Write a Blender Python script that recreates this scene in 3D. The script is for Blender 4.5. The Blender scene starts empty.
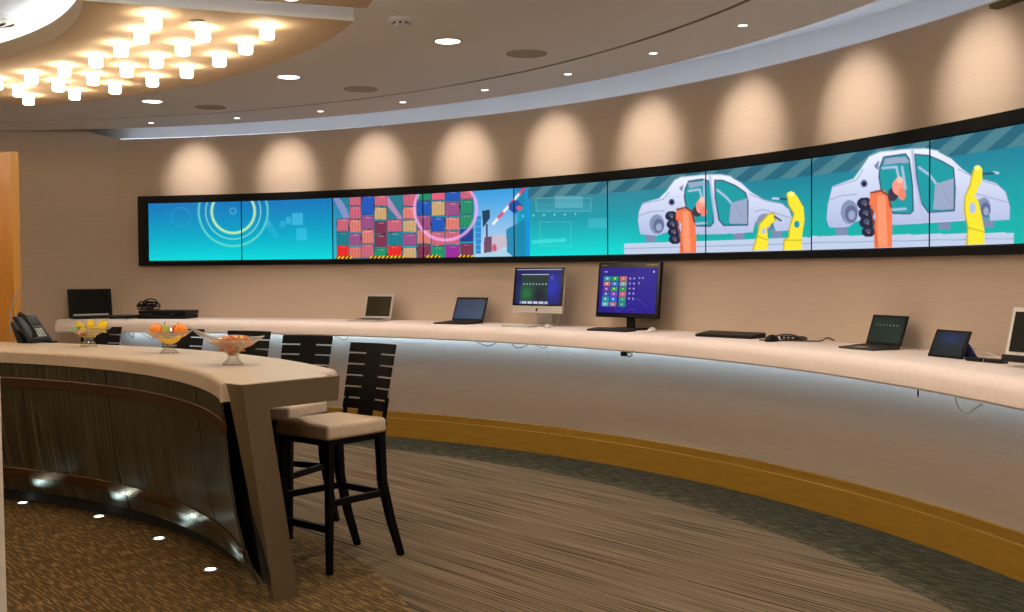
import bpy, bmesh, math, random
import numpy as np
from mathutils import Vector, Matrix
random.seed(7)
COL = bpy.context.scene.collection
PI = math.pi
# ------------------------------------------------------------------ camera model
F, PITCH, ROLL = 1122.76, -.0328, -.0065
CX, CY, EYE = -5.0548, 3.7097, 1.547          # centre of the round room, eye height
cp, sp = math.cos(PITCH), math.sin(PITCH); cr, sr = math.cos(ROLL), math.sin(ROLL)
Wv = np.array([0, cp, sp]); r0 = np.array([1., 0, 0]); u0 = np.array([0, -sp, cp])
Rv, Uv = cr*r0+sr*u0, -sr*r0+cr*u0
def ray(x, y): return Wv+Rv*(x-512)/F-Uv*(y-306)/F
def on_z(x, y, z):
    D = ray(x, y); P = D*((z-EYE)/D[2]); P[2] += EYE; return P
def on_R(x, y, R):
    D = ray(x, y); a = D[0]**2+D[1]**2; b = -2*(D[0]*CX+D[1]*CY); c = CX*CX+CY*CY-R*R
    P = D*((-b+math.sqrt(b*b-4*a*c))/(2*a)); P[2] += EYE; return P
def proj(X, Y, Z):
    Z = Z-EYE
    d = X*Wv[0]+Y*Wv[1]+Z*Wv[2]
    return 512+F*(X*Rv[0]+Y*Rv[1]+Z*Rv[2])/d, 306-F*(X*Uv[0]+Y*Uv[1]+Z*Uv[2])/d
def phi_of(P): return math.degrees(math.atan2(P[0]-CX, P[1]-CY))
def PP(R, phi, z=0):
    a = math.radians(phi); return Vector((CX+R*math.sin(a), CY+R*math.cos(a), z))
def col_at(px, y, R, z):                       # spot on radius R seen in column px, at height z
    return PP(R, phi_of(on_R(px, y, R)), z)
# ------------------------------------------------------------------ materials
def s2l(c): return c/12.92 if c <= .04045 else ((c+.055)/1.055)**2.4
def rgb(r, g, b): return (s2l(r/255), s2l(g/255), s2l(b/255), 1)
MATS = {}
def mat(name, col, rough=.5, metal=0, spec=.5, **k):
    if name in MATS: return MATS[name]
    m = bpy.data.materials.new(name); m.use_nodes = True
    b = m.node_tree.nodes['Principled BSDF']
    b.inputs['Base Color'].default_value = col if len(col) == 4 else (*col, 1)
    b.inputs['Roughness'].default_value = rough; b.inputs['Metallic'].default_value = metal
    b.inputs['Specular IOR Level'].default_value = spec
    for a, v in k.items(): b.inputs[a.replace('_', ' ')].default_value = v
    MATS[name] = m; return m
def emis(name, col, st):
    m = bpy.data.materials.new(name); m.use_nodes = True; nt = m.node_tree; nt.nodes.clear()
    e = nt.nodes.new('ShaderNodeEmission'); o = nt.nodes.new('ShaderNodeOutputMaterial')
    e.inputs[0].default_value = col if len(col) == 4 else (*col, 1); e.inputs[1].default_value = st
    nt.links.new(e.outputs[0], o.inputs[0]); MATS[name] = m; return m
def noisy(name, c1, c2, scale, mapscale=(1, 1, 1), rough=.7, bump=0, detail=4, lo=.35, hi=.65, rotz=0, **k):
    m = mat(name, c1, rough, **k); nt = m.node_tree; N = nt.nodes; L = nt.links
    b = N['Principled BSDF']
    tc = N.new('ShaderNodeTexCoord'); mr = N.new('ShaderNodeMapping'); mp = N.new('ShaderNodeMapping')
    mr.inputs['Rotation'].default_value = (0, 0, rotz); mp.inputs['Scale'].default_value = mapscale
    no = N.new('ShaderNodeTexNoise'); no.inputs['Scale'].default_value = scale; no.inputs['Detail'].default_value = detail
    rp = N.new('ShaderNodeValToRGB'); rp.color_ramp.elements[0].position = lo; rp.color_ramp.elements[1].position = hi
    rp.color_ramp.elements[0].color = c1; rp.color_ramp.elements[1].color = c2
    L.new(tc.outputs['Object'], mr.inputs[0]); L.new(mr.outputs[0], mp.inputs[0]); L.new(mp.outputs[0], no.inputs[0])
    L.new(no.outputs[0], rp.inputs[0]); L.new(rp.outputs[0], b.inputs['Base Color'])
    if bump:
        bp = N.new('ShaderNodeBump'); bp.inputs['Strength'].default_value = bump; bp.inputs['Distance'].default_value = .004
        L.new(no.outputs[0], bp.inputs['Height']); L.new(bp.outputs[0], b.inputs['Normal'])
    return m
M_WALL = noisy('wall_fabric', rgb(203, 184, 165), rgb(208, 190, 171), 5, (1, 1, 30), .85, .02, 4)
M_CEIL = mat('ceiling_paint', rgb(240, 236, 233), .9)
M_COVE = mat('cove_paint', rgb(222, 222, 224), .9)
M_BLACK = mat('black_plastic', rgb(9, 8, 8), .5, spec=.25)
M_GLOSSB = mat('black_gloss', rgb(6, 6, 7), .2, spec=.25)
M_BEZEL = mat('video_frame', rgb(3, 3, 3), .5, spec=.2)
M_COUNTER = noisy('solid_surface', rgb(236, 220, 210), rgb(240, 226, 217), 30, rough=.5, spec=.25)
M_ISLTOP = noisy('island_surface', rgb(214, 196, 174), rgb(220, 203, 182), 30, rough=.35)
M_GOLD = noisy('golden_wood', rgb(156, 116, 30), rgb(168, 126, 38), 5, (1, 1, 14), .45, 0, 5)
M_DOORW = noisy('honey_wood', rgb(170, 112, 34), rgb(186, 128, 46), 5, (3, 3, .5), .35, 0, 6)
M_LEG = mat('taupe_lacquer', rgb(112, 98, 76), .42, .2)
M_RAIL = mat('brown_rail', rgb(84, 56, 38), .28, .6)
M_DARK = mat('dark_recess', rgb(22, 18, 15), .8)
M_WENGE = noisy('wenge_wood', rgb(4, 3, 3), rgb(8, 5, 5), 9, (4, 4, .6), .5, spec=.12)
M_SEAT = noisy('cream_leather', rgb(202, 178, 148), rgb(210, 187, 158), 40, rough=.5, bump=.05)
M_SILVER = mat('silver_metal', rgb(190, 184, 176), .35, .7)
M_ALU = mat('aluminium', rgb(200, 194, 188), .4, .35)
M_DKGREY = mat('dark_grey_plastic', rgb(48, 46, 44), .5)
M_WHITE = mat('white_plastic', rgb(222, 218, 210), .4)
M_GREYC = mat('grey_cable', rgb(150, 146, 140), .5)
M_SPK = mat('speaker_grille', rgb(176, 164, 148), .9)
M_GROOVE = mat('black_groove', rgb(4, 4, 4), .9, spec=.1)
M_SCROFF = mat('dark_screen', rgb(16, 18, 13), .4, spec=.12)
M_SCROLV = mat('olive_screen', rgb(44, 42, 22), .25)
def glass_mat():
    m = bpy.data.materials.new('clear_glass'); m.use_nodes = True; nt = m.node_tree; N = nt.nodes; L = nt.links; N.clear()
    o = N.new('ShaderNodeOutputMaterial'); tr = N.new('ShaderNodeBsdfTransparent'); tr.inputs[0].default_value = (.93, .93, .91, 1)
    gl = N.new('ShaderNodeBsdfGlossy'); gl.inputs['Roughness'].default_value = .08; df = N.new('ShaderNodeBsdfDiffuse'); df.inputs[0].default_value = (.75, .72, .66, 1)
    lw = N.new('ShaderNodeLayerWeight'); lw.inputs[0].default_value = .45
    ad = N.new('ShaderNodeMixShader'); ad.inputs[0].default_value = .55; L.new(gl.outputs[0], ad.inputs[1]); L.new(df.outputs[0], ad.inputs[2])
    mr = N.new('ShaderNodeMapRange'); mr.inputs[3].default_value = .05; mr.inputs[4].default_value = .6; L.new(lw.outputs['Facing'], mr.inputs[0])
    mx = N.new('ShaderNodeMixShader'); L.new(mr.outputs[0], mx.inputs[0]); L.new(tr.outputs[0], mx.inputs[1]); L.new(ad.outputs[0], mx.inputs[2]); L.new(mx.outputs[0], o.inputs[0])
    MATS['clear_glass'] = m; return m
M_GLASS = glass_mat()
M_ORANGE = noisy('orange_peel', rgb(242, 134, 22), rgb(250, 150, 30), 60, rough=.45, bump=.3)
M_APPLE = noisy('red_apple_skin', rgb(190, 30, 28), rgb(214, 70, 40), 6, rough=.3)
M_GREENF = noisy('green_fruit_skin', rgb(150, 178, 60), rgb(178, 190, 80), 8, rough=.35)
M_BANANA = noisy('banana_skin', rgb(236, 186, 44), rgb(246, 204, 76), 6, rough=.45)
M_STEM = mat('stem_brown', rgb(70, 50, 26), .7)
M_YELLOW = mat('yellow_wrapper', rgb(244, 214, 30), .25)
M_GREENW = mat('green_wrapper', rgb(60, 150, 50), .3)
M_REDW = mat('red_wrapper', rgb(180, 60, 60), .3)
M_AMBER = mat('amber_wrapper', rgb(226, 122, 34), .22)
M_GOLDW = mat('gold_wrapper', rgb(240, 190, 110), .2, .3)
M_BLUEP = mat('blue_cover', rgb(60, 76, 160), .5)
M_OLIVE = mat('olive_metal', rgb(92, 84, 26), .5)
M_LAMP = emis('lamp_glow', (1, .77, .52), 38)
M_DL = emis('downlight_glow', (1, .86, .66), 14)
M_SPOTG = emis('spot_glow', (1, .86, .68), 10)
M_LEDC = emis('cove_led', (.72, .84, 1), 5.5)
M_LEDU = emis('under_counter_led', (.45, .72, 1), 24)
M_LEDR = emis('ring_led', (.78, .9, 1), 38)
M_FLG = emis('floor_light_glow', (.8, 1, .95), 6)
# canvas-coloured screens
def screen_mat(name, st=1.0, gloss=0):
    m = bpy.data.materials.new(name); m.use_nodes = True; nt = m.node_tree; b = nt.nodes['Principled BSDF']
    a = nt.nodes.new('ShaderNodeAttribute'); a.attribute_name = 'picture'
    b.inputs['Base Color'].default_value = (.006, .006, .006, 1); b.inputs['Roughness'].default_value = .28 if gloss else .5
    b.inputs['Specular IOR Level'].default_value = .2 if gloss else .15
    nt.links.new(a.outputs['Color'], b.inputs['Emission Color']); b.inputs['Emission Strength'].default_value = st
    MATS[name] = m; return m
M_WALLSCREEN = screen_mat('video_picture', 1.12)
M_MONSCREEN = screen_mat('monitor_picture', 1.0, 1)
def panel_mat():
    m = mat('grained_panel', rgb(60, 56, 40), .32, spec=.5); nt = m.node_tree; N = nt.nodes; L = nt.links; b = N['Principled BSDF']
    tc = N.new('ShaderNodeUVMap'); mp = N.new('ShaderNodeMapping'); mp.inputs['Scale'].default_value = (60, 1.3, 1)
    no = N.new('ShaderNodeTexNoise'); no.inputs['Scale'].default_value = 1; no.inputs['Detail'].default_value = 6; no.inputs['Distortion'].default_value = .25
    no2 = N.new('ShaderNodeTexNoise'); no2.inputs['Scale'].default_value = 5
    rp = N.new('ShaderNodeValToRGB'); e = rp.color_ramp.elements
    e[0].position = .32; e[0].color = rgb(20, 22, 16); e[1].position = .72; e[1].color = rgb(118, 108, 80)
    x = e.new(.5); x.color = rgb(58, 58, 42)
    mx = N.new('ShaderNodeMixRGB'); mx.inputs[0].default_value = .35; mx.blend_type = 'MULTIPLY'
    L.new(tc.outputs[0], mp.inputs[0]); L.new(mp.outputs[0], no.inputs[0]); L.new(tc.outputs[0], no2.inputs[0])
    L.new(no.outputs[0], rp.inputs[0]); L.new(rp.outputs[0], mx.inputs[1]); L.new(no2.outputs[0], mx.inputs[2]); L.new(mx.outputs[0], b.inputs['Base Color'])
    return m
M_PANEL = panel_mat()
FLK = 49.5
def carpet(name, striped, c_lo, c_mid, c_hi):
    m = mat(name, c_mid, .95, spec=.1); nt = m.node_tree; N = nt.nodes; L = nt.links; b = N['Principled BSDF']
    tc = N.new('ShaderNodeTexCoord'); rt = N.new('ShaderNodeMapping'); rt.inputs['Rotation'].default_value = (0, 0, math.radians(49.5 if striped else FLK))
    L.new(tc.outputs['Object'], rt.inputs[0])
    def noise(sc, s, det=3, dist=0):
        mp = N.new('ShaderNodeMapping'); mp.inputs['Scale'].default_value = sc; L.new(rt.outputs[0], mp.inputs[0])
        n = N.new('ShaderNodeTexNoise'); n.inputs['Scale'].default_value = s; n.inputs['Detail'].default_value = det; n.inputs['Distortion'].default_value = dist
        L.new(mp.outputs[0], n.inputs[0]); return n
    def ramp(src, stops):
        r = N.new('ShaderNodeValToRGB'); L.new(src, r.inputs[0]); el = r.color_ramp.elements
        el[0].position, el[0].color = stops[0]; el[1].position, el[1].color = stops[-1]
        for p, c in stops[1:-1]: x = el.new(p); x.color = c
        return r
    def mix(a, bb, f, mode='MIX'):
        x = N.new('ShaderNodeMixRGB'); x.blend_type = mode
        if isinstance(f, float): x.inputs[0].default_value = f
        else: L.new(f, x.inputs[0])
        L.new(a, x.inputs[1]); L.new(bb, x.inputs[2]); return x
    if striped:
        n1 = noise((.8, 88, 1), 1.0, 1); n2 = noise((.5, 12, 1), 1.0, 3)
        a = ramp(n1.outputs[0], [(.36, c_lo), (.45, c_mid), (.66, c_hi)])
        g = ramp(n2.outputs[0], [(.3, (.78, .76, .74, 1)), (.6, (1, 1, 1, 1))])
        out = mix(a.outputs[0], g.outputs[0], 1.0, 'MULTIPLY')
        f = noise((1, 1, 1), 260, 2); fr = ramp(f.outputs[0], [(.3, (.86, .86, .86, 1)), (.7, (1.06, 1.06, 1.06, 1))])
        out = mix(out.outputs[0], fr.outputs[0], .7, 'MULTIPLY')
    else:
        n1 = noise((9, 90, 1), 1.0, 0); n2 = noise((1, 1, 1), 80, 2)
        a = ramp(n1.outputs[0], [(.5, c_mid), (.66, c_hi)])
        g = ramp(n2.outputs[0], [(.38, c_lo), (.58, (1, 1, 1, 1))])
        g2 = ramp(n2.outputs[0], [(.38, (.55, .55, .53, 1)), (.6, (1.05, 1.05, 1.05, 1))])
        out = mix(a.outputs[0], g2.outputs[0], 1.0, 'MULTIPLY')
    L.new(out.outputs[0], b.inputs['Base Color'])
    return m
M_CSTRIPE = carpet('striped_carpet', True, rgb(50, 42, 30), rgb(106, 91, 70), rgb(128, 111, 87))
M_CSPECK = carpet('flecked_carpet', False, rgb(30, 26, 16), rgb(92, 74, 47), rgb(146, 118, 74))
M_CBORD = carpet('border_carpet', False, rgb(28, 28, 20), rgb(66, 62, 46), rgb(104, 98, 74))
# ------------------------------------------------------------------ mesh helpers
class MB:
    def __init__(s): s.v = []; s.f = []; s.mi = []; s.uv = {}
    def add(s, vs, fs, mi=0, M=None):
        o = len(s.v)
        for p in vs: s.v.append(M @ Vector(p) if M is not None else Vector(p))
        for f in fs: s.f.append([i+o for i in f]); s.mi.append(mi)
        return s
    def box(s, c, d, M=None, mi=0, top=(1, 1), shift=(0, 0)):
        x, y, z = d[0]/2, d[1]/2, d[2]/2
        vs = []
        for k, (sx, sy) in ((-1, (1, 1)), (1, top)):
            ox, oy = shift if k == 1 else (0, 0)
            for a, b in ((-1, -1), (1, -1), (1, 1), (-1, 1)): vs.append((c[0]+a*x*sx+ox, c[1]+b*y*sy+oy, c[2]+k*z))
        return s.add(vs, [(3, 2, 1, 0), (4, 5, 6, 7), (0, 1, 5, 4), (1, 2, 6, 5), (2, 3, 7, 6), (3, 0, 4, 7)], mi, M)
    def hexa(s, bot, top, mi=0):                # two quads, bottom then top, ccw from above
        return s.add(list(bot)+list(top), [(3, 2, 1, 0), (4, 5, 6, 7), (0, 1, 5, 4), (1, 2, 6, 5), (2, 3, 7, 6), (3, 0, 4, 7)], mi)
    def lathe(s, prof, n=24, c=(0, 0, 0), M=None, mi=0, sy=1, caps=True):
        vs = []; fs = []; m = len(prof)
        for i in range(n):
            a = 2*PI*i/n
            for r, z in prof: vs.append((c[0]+r*math.cos(a), c[1]+r*sy*math.sin(a), c[2]+z))
        for i in range(n):
            j = (i+1) % n
            for k in range(m-1): fs.append((i*m+k, j*m+k, j*m+k+1, i*m+k+1))
        if caps:
            fs.append([i*m for i in range(n)][::-1]); fs.append([i*m+m-1 for i in range(n)])
        return s.add(vs, fs, mi, M)
    def tube(s, pts, r, n=8, mi=0, M=None, smooth=0, closed=False):
        P = [Vector(p) for p in pts]
        for _ in range(smooth):
            Q = [P[0]]
            for a, b in zip(P, P[1:]): Q += [a*.75+b*.25, a*.25+b*.75]
            P = Q+[P[-1]]
        R = r if isinstance(r, (list, tuple)) else [r]*len(P)
        if len(R) != len(P): R = [R[min(int(i*len(R)/len(P)), len(R)-1)] for i in range(len(P))]
        vs = []; fs = []; prev = None
        for i, p in enumerate(P):
            t = (P[min(i+1, len(P)-1)]-P[max(i-1, 0)]).normalized()
            a = prev if prev is not None else (Vector((0, 0, 1)) if abs(t.z) < .9 else Vector((1, 0, 0)))
            a = (a-t*a.dot(t)).normalized(); b = t.cross(a); prev = a
            for k in range(n):
                q = 2*PI*k/n; vs.append(p+(a*math.cos(q)+b*math.sin(q))*R[i])
        for i in range(len(P)-1):
            for k in range(n): fs.append((i*n+k, i*n+(k+1) % n, (i+1)*n+(k+1) % n, (i+1)*n+k))
        fs.append(list(range(n))[::-1]); fs.append([(len(P)-1)*n+k for k in range(n)])
        return s.add(vs, fs, mi, M)
    def bar(s, a, b, w, d, w2=None, d2=None, mi=0, up=(0, 1, 0), M=None):   # rectangular bar a->b
        a, b = Vector(a), Vector(b); t = (b-a).normalized(); u = Vector(up); u = (u-t*u.dot(t)).normalized(); v = t.cross(u)
        w2 = w2 or w; d2 = d2 or d; vs = []
        for p, ww, dd in ((a, w, d), (b, w2, d2)):
            for i, j in ((-1, -1), (1, -1), (1, 1), (-1, 1)): vs.append(p+v*i*ww/2+u*j*dd/2)
        return s.add(vs, [(3, 2, 1, 0), (4, 5, 6, 7), (0, 1, 5, 4), (1, 2, 6, 5), (2, 3, 7, 6), (3, 0, 4, 7)], mi, M)
    def sphere(s, c, r, n=16, m=10, M=None, mi=0, sc=(1, 1, 1), fn=None):
        vs = []; fs = []
        for j in range(1, m):
            t = PI*j/m
            for i in range(n):
                a = 2*PI*i/n; p = Vector((math.sin(t)*math.cos(a), math.sin(t)*math.sin(a), math.cos(t)))
                k = fn(p) if fn else 1
                vs.append((c[0]+p.x*r*sc[0]*k, c[1]+p.y*r*sc[1]*k, c[2]+p.z*r*sc[2]*k))
        kt = fn(Vector((0, 0, 1))) if fn else 1; kb = fn(Vector((0, 0, -1))) if fn else 1
        vs.append((c[0], c[1], c[2]+r*sc[2]*kt)); vs.append((c[0], c[1], c[2]-r*sc[2]*kb))
        for j in range(m-2):
            for i in range(n): fs.append((j*n+i, (j+1)*n+i, (j+1)*n+(i+1) % n, j*n+(i+1) % n))
        T = len(vs)-2
        for i in range(n): fs.append((T, i, (i+1) % n)); fs.append((T+1, (m-2)*n+(i+1) % n, (m-2)*n+i))
        return s.add(vs, fs, mi, M)
    def arc(s, prof, p0, p1, step=1.0, closed=True, caps=True, mi=0):      # sweep (R,z) profile round the room centre
        n = max(2, int(abs(p1-p0)/step)+1); m = len(prof); vs = []; fs = []
        for i in range(n+1):
            ph = p0+(p1-p0)*i/n
            for R, z in prof: vs.append(PP(R, ph, z))
        mm = m if closed else m-1
        for i in range(n):
            for k in range(mm): fs.append((i*m+k, i*m+(k+1) % m, (i+1)*m+(k+1) % m, (i+1)*m+k))
        if closed and caps: fs.append(list(range(m))); fs.append([n*m+k for k in range(m)][::-1])
        return s.add(vs, fs, mi)
    def prism(s, poly, z0, z1, mi=0, M=None):
        n = len(poly); vs = [(x, y, z0) for x, y in poly]+[(x, y, z1) for x, y in poly]
        fs = [list(range(n))[::-1], [n+i for i in range(n)]]+[(i, (i+1) % n, n+(i+1) % n, n+i) for i in range(n)]
        return s.add(vs, fs, mi, M)
    def build(s, name, mats, parent=None, smooth=False, bevel=0, seg=2, loc=None, fix=True):
        me = bpy.data.meshes.new(name)
        org = Vector(loc) if loc is not None else Vector((0, 0, 0))
        me.from_pydata([tuple(p-org) for p in s.v], [], s.f)
        if not isinstance(mats, (list, tuple)): mats = [mats]
        for m in mats: me.materials.append(m)
        me.polygons.foreach_set('material_index', s.mi)
        if fix:
            bm = bmesh.new(); bm.from_mesh(me); bmesh.ops.recalc_face_normals(bm, faces=bm.faces); bm.to_mesh(me); bm.free()
        o = bpy.data.objects.new(name, me); COL.objects.link(o)
        if loc is not None: o.location = org
        if parent: o.parent = parent
        if smooth:
            me.polygons.foreach_set('use_smooth', [True]*len(me.polygons)); me.set_sharp_from_angle(angle=math.radians(35))
        if bevel:
            b = o.modifiers.new('bevel', 'BEVEL'); b.width = bevel; b.segments = seg; b.limit_method = 'ANGLE'; b.angle_limit = math.radians(35)
        return o
def tag(o, label, cat, group=None, kind=None):
    if label: o['label'] = label
    if cat: o['category'] = cat
    if group: o['group'] = group
    if kind: o['kind'] = kind
    return o
def thing(name, label, cat, loc=(0, 0, 0), rz=0, group=None):
    o = bpy.data.objects.new(name, None); o.empty_display_size = .1; COL.objects.link(o)
    o.location = loc; o.rotation_euler = (0, 0, rz); return tag(o, label, cat, group)
def struct(o): o['kind'] = 'structure'; return o
def dup(root, loc, rz, label, group=None):
    def cp_(o, par):
        c = o.copy(); COL.objects.link(c); c.parent = par
        for ch in [x for x in list(o.children)]: cp_(ch, c)
        return c
    r = cp_(root, None); r.location = loc; r.rotation_euler = (0, 0, rz); r['label'] = label
    if group: r['group'] = group
    return r
# ------------------------------------------------------------------ picture canvases
def lin(c):
    c = np.asarray(c, float)/255; return np.where(c <= .04045, c/12.92, ((c+.055)/1.055)**2.4)
class Canvas:
    def __init__(s, X, Y): s.X, s.Y = X, Y; s.C = np.zeros(X.shape+(3,))
    def put(s, m, col, a=1.0):
        m = np.clip(m.astype(float), 0, 1)*a
        s.C = s.C*(1-m[..., None])+np.asarray(col, float)*m[..., None]
    def poly(s, pts, col, a=1.0):
        ins = np.zeros(s.X.shape, bool); n = len(pts)
        for i in range(n):
            x1, y1 = pts[i]; x2, y2 = pts[(i+1) % n]
            if y1 == y2: continue
            c = ((y1 > s.Y) != (y2 > s.Y)) & (s.X < (x2-x1)*(s.Y-y1)/(y2-y1)+x1); ins ^= c
        s.put(ins, col, a)
    def ell(s, cx, cy, rx, ry, col, a=1.0): s.put(((s.X-cx)/rx)**2+((s.Y-cy)/ry)**2 < 1, col, a)
    def ring(s, cx, cy, r, w, col, a=1.0):
        d = np.hypot(s.X-cx, s.Y-cy); s.put(np.clip(1.4-np.abs(d-r)/w, 0, 1), col, a)
    def line(s, pts, w, col, a=1.0):
        m = np.zeros(s.X.shape)
        for (x1, y1), (x2, y2) in zip(pts, pts[1:]):
            dx, dy = x2-x1, y2-y1; L = dx*dx+dy*dy+1e-9
            t = np.clip(((s.X-x1)*dx+(s.Y-y1)*dy)/L, 0, 1)
            d = np.hypot(s.X-x1-t*dx, s.Y-y1-t*dy); m = np.maximum(m, np.clip(1.3-d/w, 0, 1))
        s.put(m, col, a)
    def rect(s, x0, y0, x1, y1, col, a=1.0): s.put((s.X >= x0) & (s.X <= x1) & (s.Y >= y0) & (s.Y <= y1), col, a)
def grid_mesh(name, P, C, material, parent=None):
    ny, nx = P.shape[:2]; me = bpy.data.meshes.new(name)
    idx = np.arange(ny*nx).reshape(ny, nx)
    fs = np.stack([idx[:-1, :-1], idx[1:, :-1], idx[1:, 1:], idx[:-1, 1:]], -1).reshape(-1, 4)
    me.vertices.add(ny*nx); me.vertices.foreach_set('co', P.reshape(-1).astype(np.float32))
    me.loops.add(fs.size); me.loops.foreach_set('vertex_index', fs.reshape(-1).astype(np.int32))
    me.polygons.add(len(fs)); me.polygons.foreach_set('loop_start', np.arange(0, fs.size, 4, dtype=np.int32))
    me.update(calc_edges=True)
    at = me.color_attributes.new('picture', 'FLOAT_COLOR', 'POINT')
    c4 = np.concatenate([lin(C*1.0), np.ones(C.shape[:2]+(1,))], -1)
    at.data.foreach_set('color', c4.reshape(-1).astype(np.float32))
    me.materials.append(material); me.polygons.foreach_set('use_smooth', [True]*len(fs))
    o = bpy.data.objects.new(name, me); COL.objects.link(o)
    if parent: o.parent = parent
    return o
# ------------------------------------------------------------------ THE SETTING
RW = 7.765; ZC = 2.93
a0, a1 = 8.0, 305.0                              # curved wall runs round from the left corner
# floor, three carpet zones
m = MB()
for i in range(120):
    p, q = i*3, i*3+3
    m.add([PP(0, 0, 0), PP(4.78, p, 0), PP(4.78, q, 0)], [(0, 1, 2)], 0)
for R0, R1, k in ((4.78, 7.14, 1), (7.14, 8.05, 2)):
    for i in range(120):
        p, q = i*3, i*3+3
        m.add([PP(R0, p), PP(R1, p), PP(R1, q), PP(R0, q)], [(0, 1, 2, 3)], k)
struct(m.build('floor', [M_CSPECK, M_CSTRIPE, M_CBORD]))
m = MB(); m.arc([(RW, 0), (RW, 2.885), (RW+.2, 2.885), (RW+.2, 0)], a0, a1, 1.0)
struct(m.build('wall_right', M_WALL, smooth=True))
# left wall: a straight run from the corner, its top stepping up under the cove
A = PP(RW, a0); dr = Vector((-.955, -.297, 0)); 
def LW(t, z, off=0): return A+dr*t+Vector((-.297, .955, 0))*off*1.0+Vector((0, 0, z))
m = MB(); end = 6.2
vs = [LW(0, 0), LW(end, 0), LW(end, 3.1), LW(.62, 3.1), LW(.40, 2.985), LW(0, 2.885)]
vb = [p+Vector((-.297, .955, 0))*.1 for p in vs]; vb = [Vector((p.x, p.y, p.z)) for p in vb]
n = len(vs); m.add(vs+vb, [list(range(n)), [n+i for i in range(n)][::-1]]+[(i, (i+1) % n, n+(i+1) % n, n+i) for i in range(n)])
struct(m.build('wall_left', M_WALL))
# cove behind the ceiling edge
m = MB(); m.arc([(RW+.215, 2.80), (RW+.215, 3.10), (RW+.235, 3.10), (RW+.235, 2.80)], -6, a1, 1.0)
struct(m.build('trim_1', M_COVE, smooth=True))
m = MB(); m.arc([(RW+.05, 2.886), (RW+.05, 2.893), (RW+.08, 2.893), (RW+.08, 2.886)], 8, 200, 1.5)
struct(m.build('trim_2', M_LEDC))
# ceiling
m = MB()
for i in range(120):
    p, q = i*3, i*3+3
    m.add([PP(0, 0, ZC), PP(6.63, p, ZC), PP(6.63, q, ZC)], [(0, 2, 1)], 0)
m.arc([(6.63, ZC), (6.63, ZC+.035)], 0, 360, 2, closed=False, mi=1)
m.arc([(6.60, ZC+.035), (6.70, ZC+.035)], 0, 360, 2, closed=False, mi=1)
m.arc([(6.662, ZC+.035), (6.662, ZC), (7.30, ZC), (7.30, ZC+.03), (6.9, ZC+.04)], 0, 360, 1.5, closed=False, mi=0)
m.arc([(6.65, 3.10), (8.1, 3.10)], 0, 360, 2, closed=False, mi=2)
struct(m.build('ceiling', [M_CEIL, M_GROOVE, M_COVE], fix=False))
# golden baseboard in two steps
m = MB(); m.arc([(RW, .001), (RW-.03, .001), (RW-.03, .176), (RW-.013, .179), (RW-.013, .232), (RW, .238)], a0, 150, 1.0)
struct(m.build('baseboard_right', M_GOLD, smooth=True))
# ------------------------------------------------------------------ WALL COUNTER
T = thing('wall_counter', 'long curved white counter running along the round wall under the video wall', 'counter', PP(7.46, 50, 0))
inv = Matrix.Translation(-Vector(T.location))
def local(o, t=T): o.matrix_parent_inverse = Matrix.Translation(-Vector(t.location)); return o
m = MB(); m.arc([(RW-.003, .965), (7.145, .965), (7.137, .975), (7.137, 1.03), (7.15, 1.062), (7.175, 1.080), (7.21, 1.088), (RW-.003, 1.088)], 8, 100, .75)
m2 = MB()                                       # piece wrapping to the left wall
prof = [(0, .965), (1, 1.08)]
ph0, ph1 = 5.2, 8.02
def lw_R(ph):                                   # radius of the left wall in direction ph
    d = Vector((math.sin(math.radians(ph)), math.cos(math.radians(ph)), 0)); c = Vector((CX, CY, 0)); nrm = Vector((-.297, .955, 0))
    return (A-c).dot(nrm)/d.dot(nrm)-.004
rows = []
for i in range(5):
    ph = ph0+(ph1-ph0)*i/4; Rb = min(lw_R(ph), RW-.003)
    rows.append([PP(R, ph, z) for R, z in [(Rb, .965), (7.145, .965), (7.137, .975), (7.137, 1.03), (7.15, 1.062), (7.175, 1.080), (7.21, 1.088), (Rb, 1.088)]])
vs = [p for r in rows for p in r]; fs = []
for i in range(4):
    for k in range(8): fs.append((i*8+k, i*8+(k+1) % 8, (i+1)*8+(k+1) % 8, (i+1)*8+k))
fs += [list(range(8)), [32+k for k in range(8)][::-1]]
m.add(vs, fs)
local(m.build('worktop', M_COUNTER, T, smooth=True))
m = MB(); m.arc([(7.705, .958), (7.705, .964), (7.722, .964), (7.722, .958)], 8.5, 99, 1.5)
local(m.build('led_strip', M_LEDU, T))
m = MB()
for ph in range(14, 100, 8): m.hexa([PP(7.25, ph-.1, .93), PP(RW-.003, ph-.1, .80), PP(RW-.003, ph+.1, .80), PP(7.25, ph+.1, .93)], [PP(7.25, ph-.1, .965), PP(RW-.003, ph-.1, .965), PP(RW-.003, ph+.1, .965), PP(7.25, ph+.1, .965)])
# ------------------------------------------------------------------ VIDEO WALL
V0, DV, NV = 10.56, 7.672, 10
RS = 7.70; ZB, ZT = 1.655, 2.228
T = thing('video_wall', 'long curved black framed video wall glowing turquoise on the round wall', 'video wall', PP(7.75, 50, 1.95))
m = MB(); e0, e1 = V0-.77, V0+DV*NV+.77
m.arc([(RW-.002, 1.603), (RW-.002, 2.302), (7.712, 2.302), (7.712, 1.603)], e0, e1, .75)
m.arc([(7.712, ZT+.002), (7.712, 2.302), (7.688, 2.302), (7.688, ZT+.008)], e0, e1, .75)
m.arc([(7.712, 1.603), (7.712, ZB-.002), (7.688, ZB-.008), (7.688, 1.603)], e0, e1, .75)
for p, q in ((e0, V0-.02), (V0+DV*NV+.02, e1)): m.arc([(7.712, ZB-.01), (7.712, ZT+.01), (7.688, ZT+.01), (7.688, ZB-.01)], p, q, .3)
local(m.build('frame', M_BEZEL, T), T)

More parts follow.
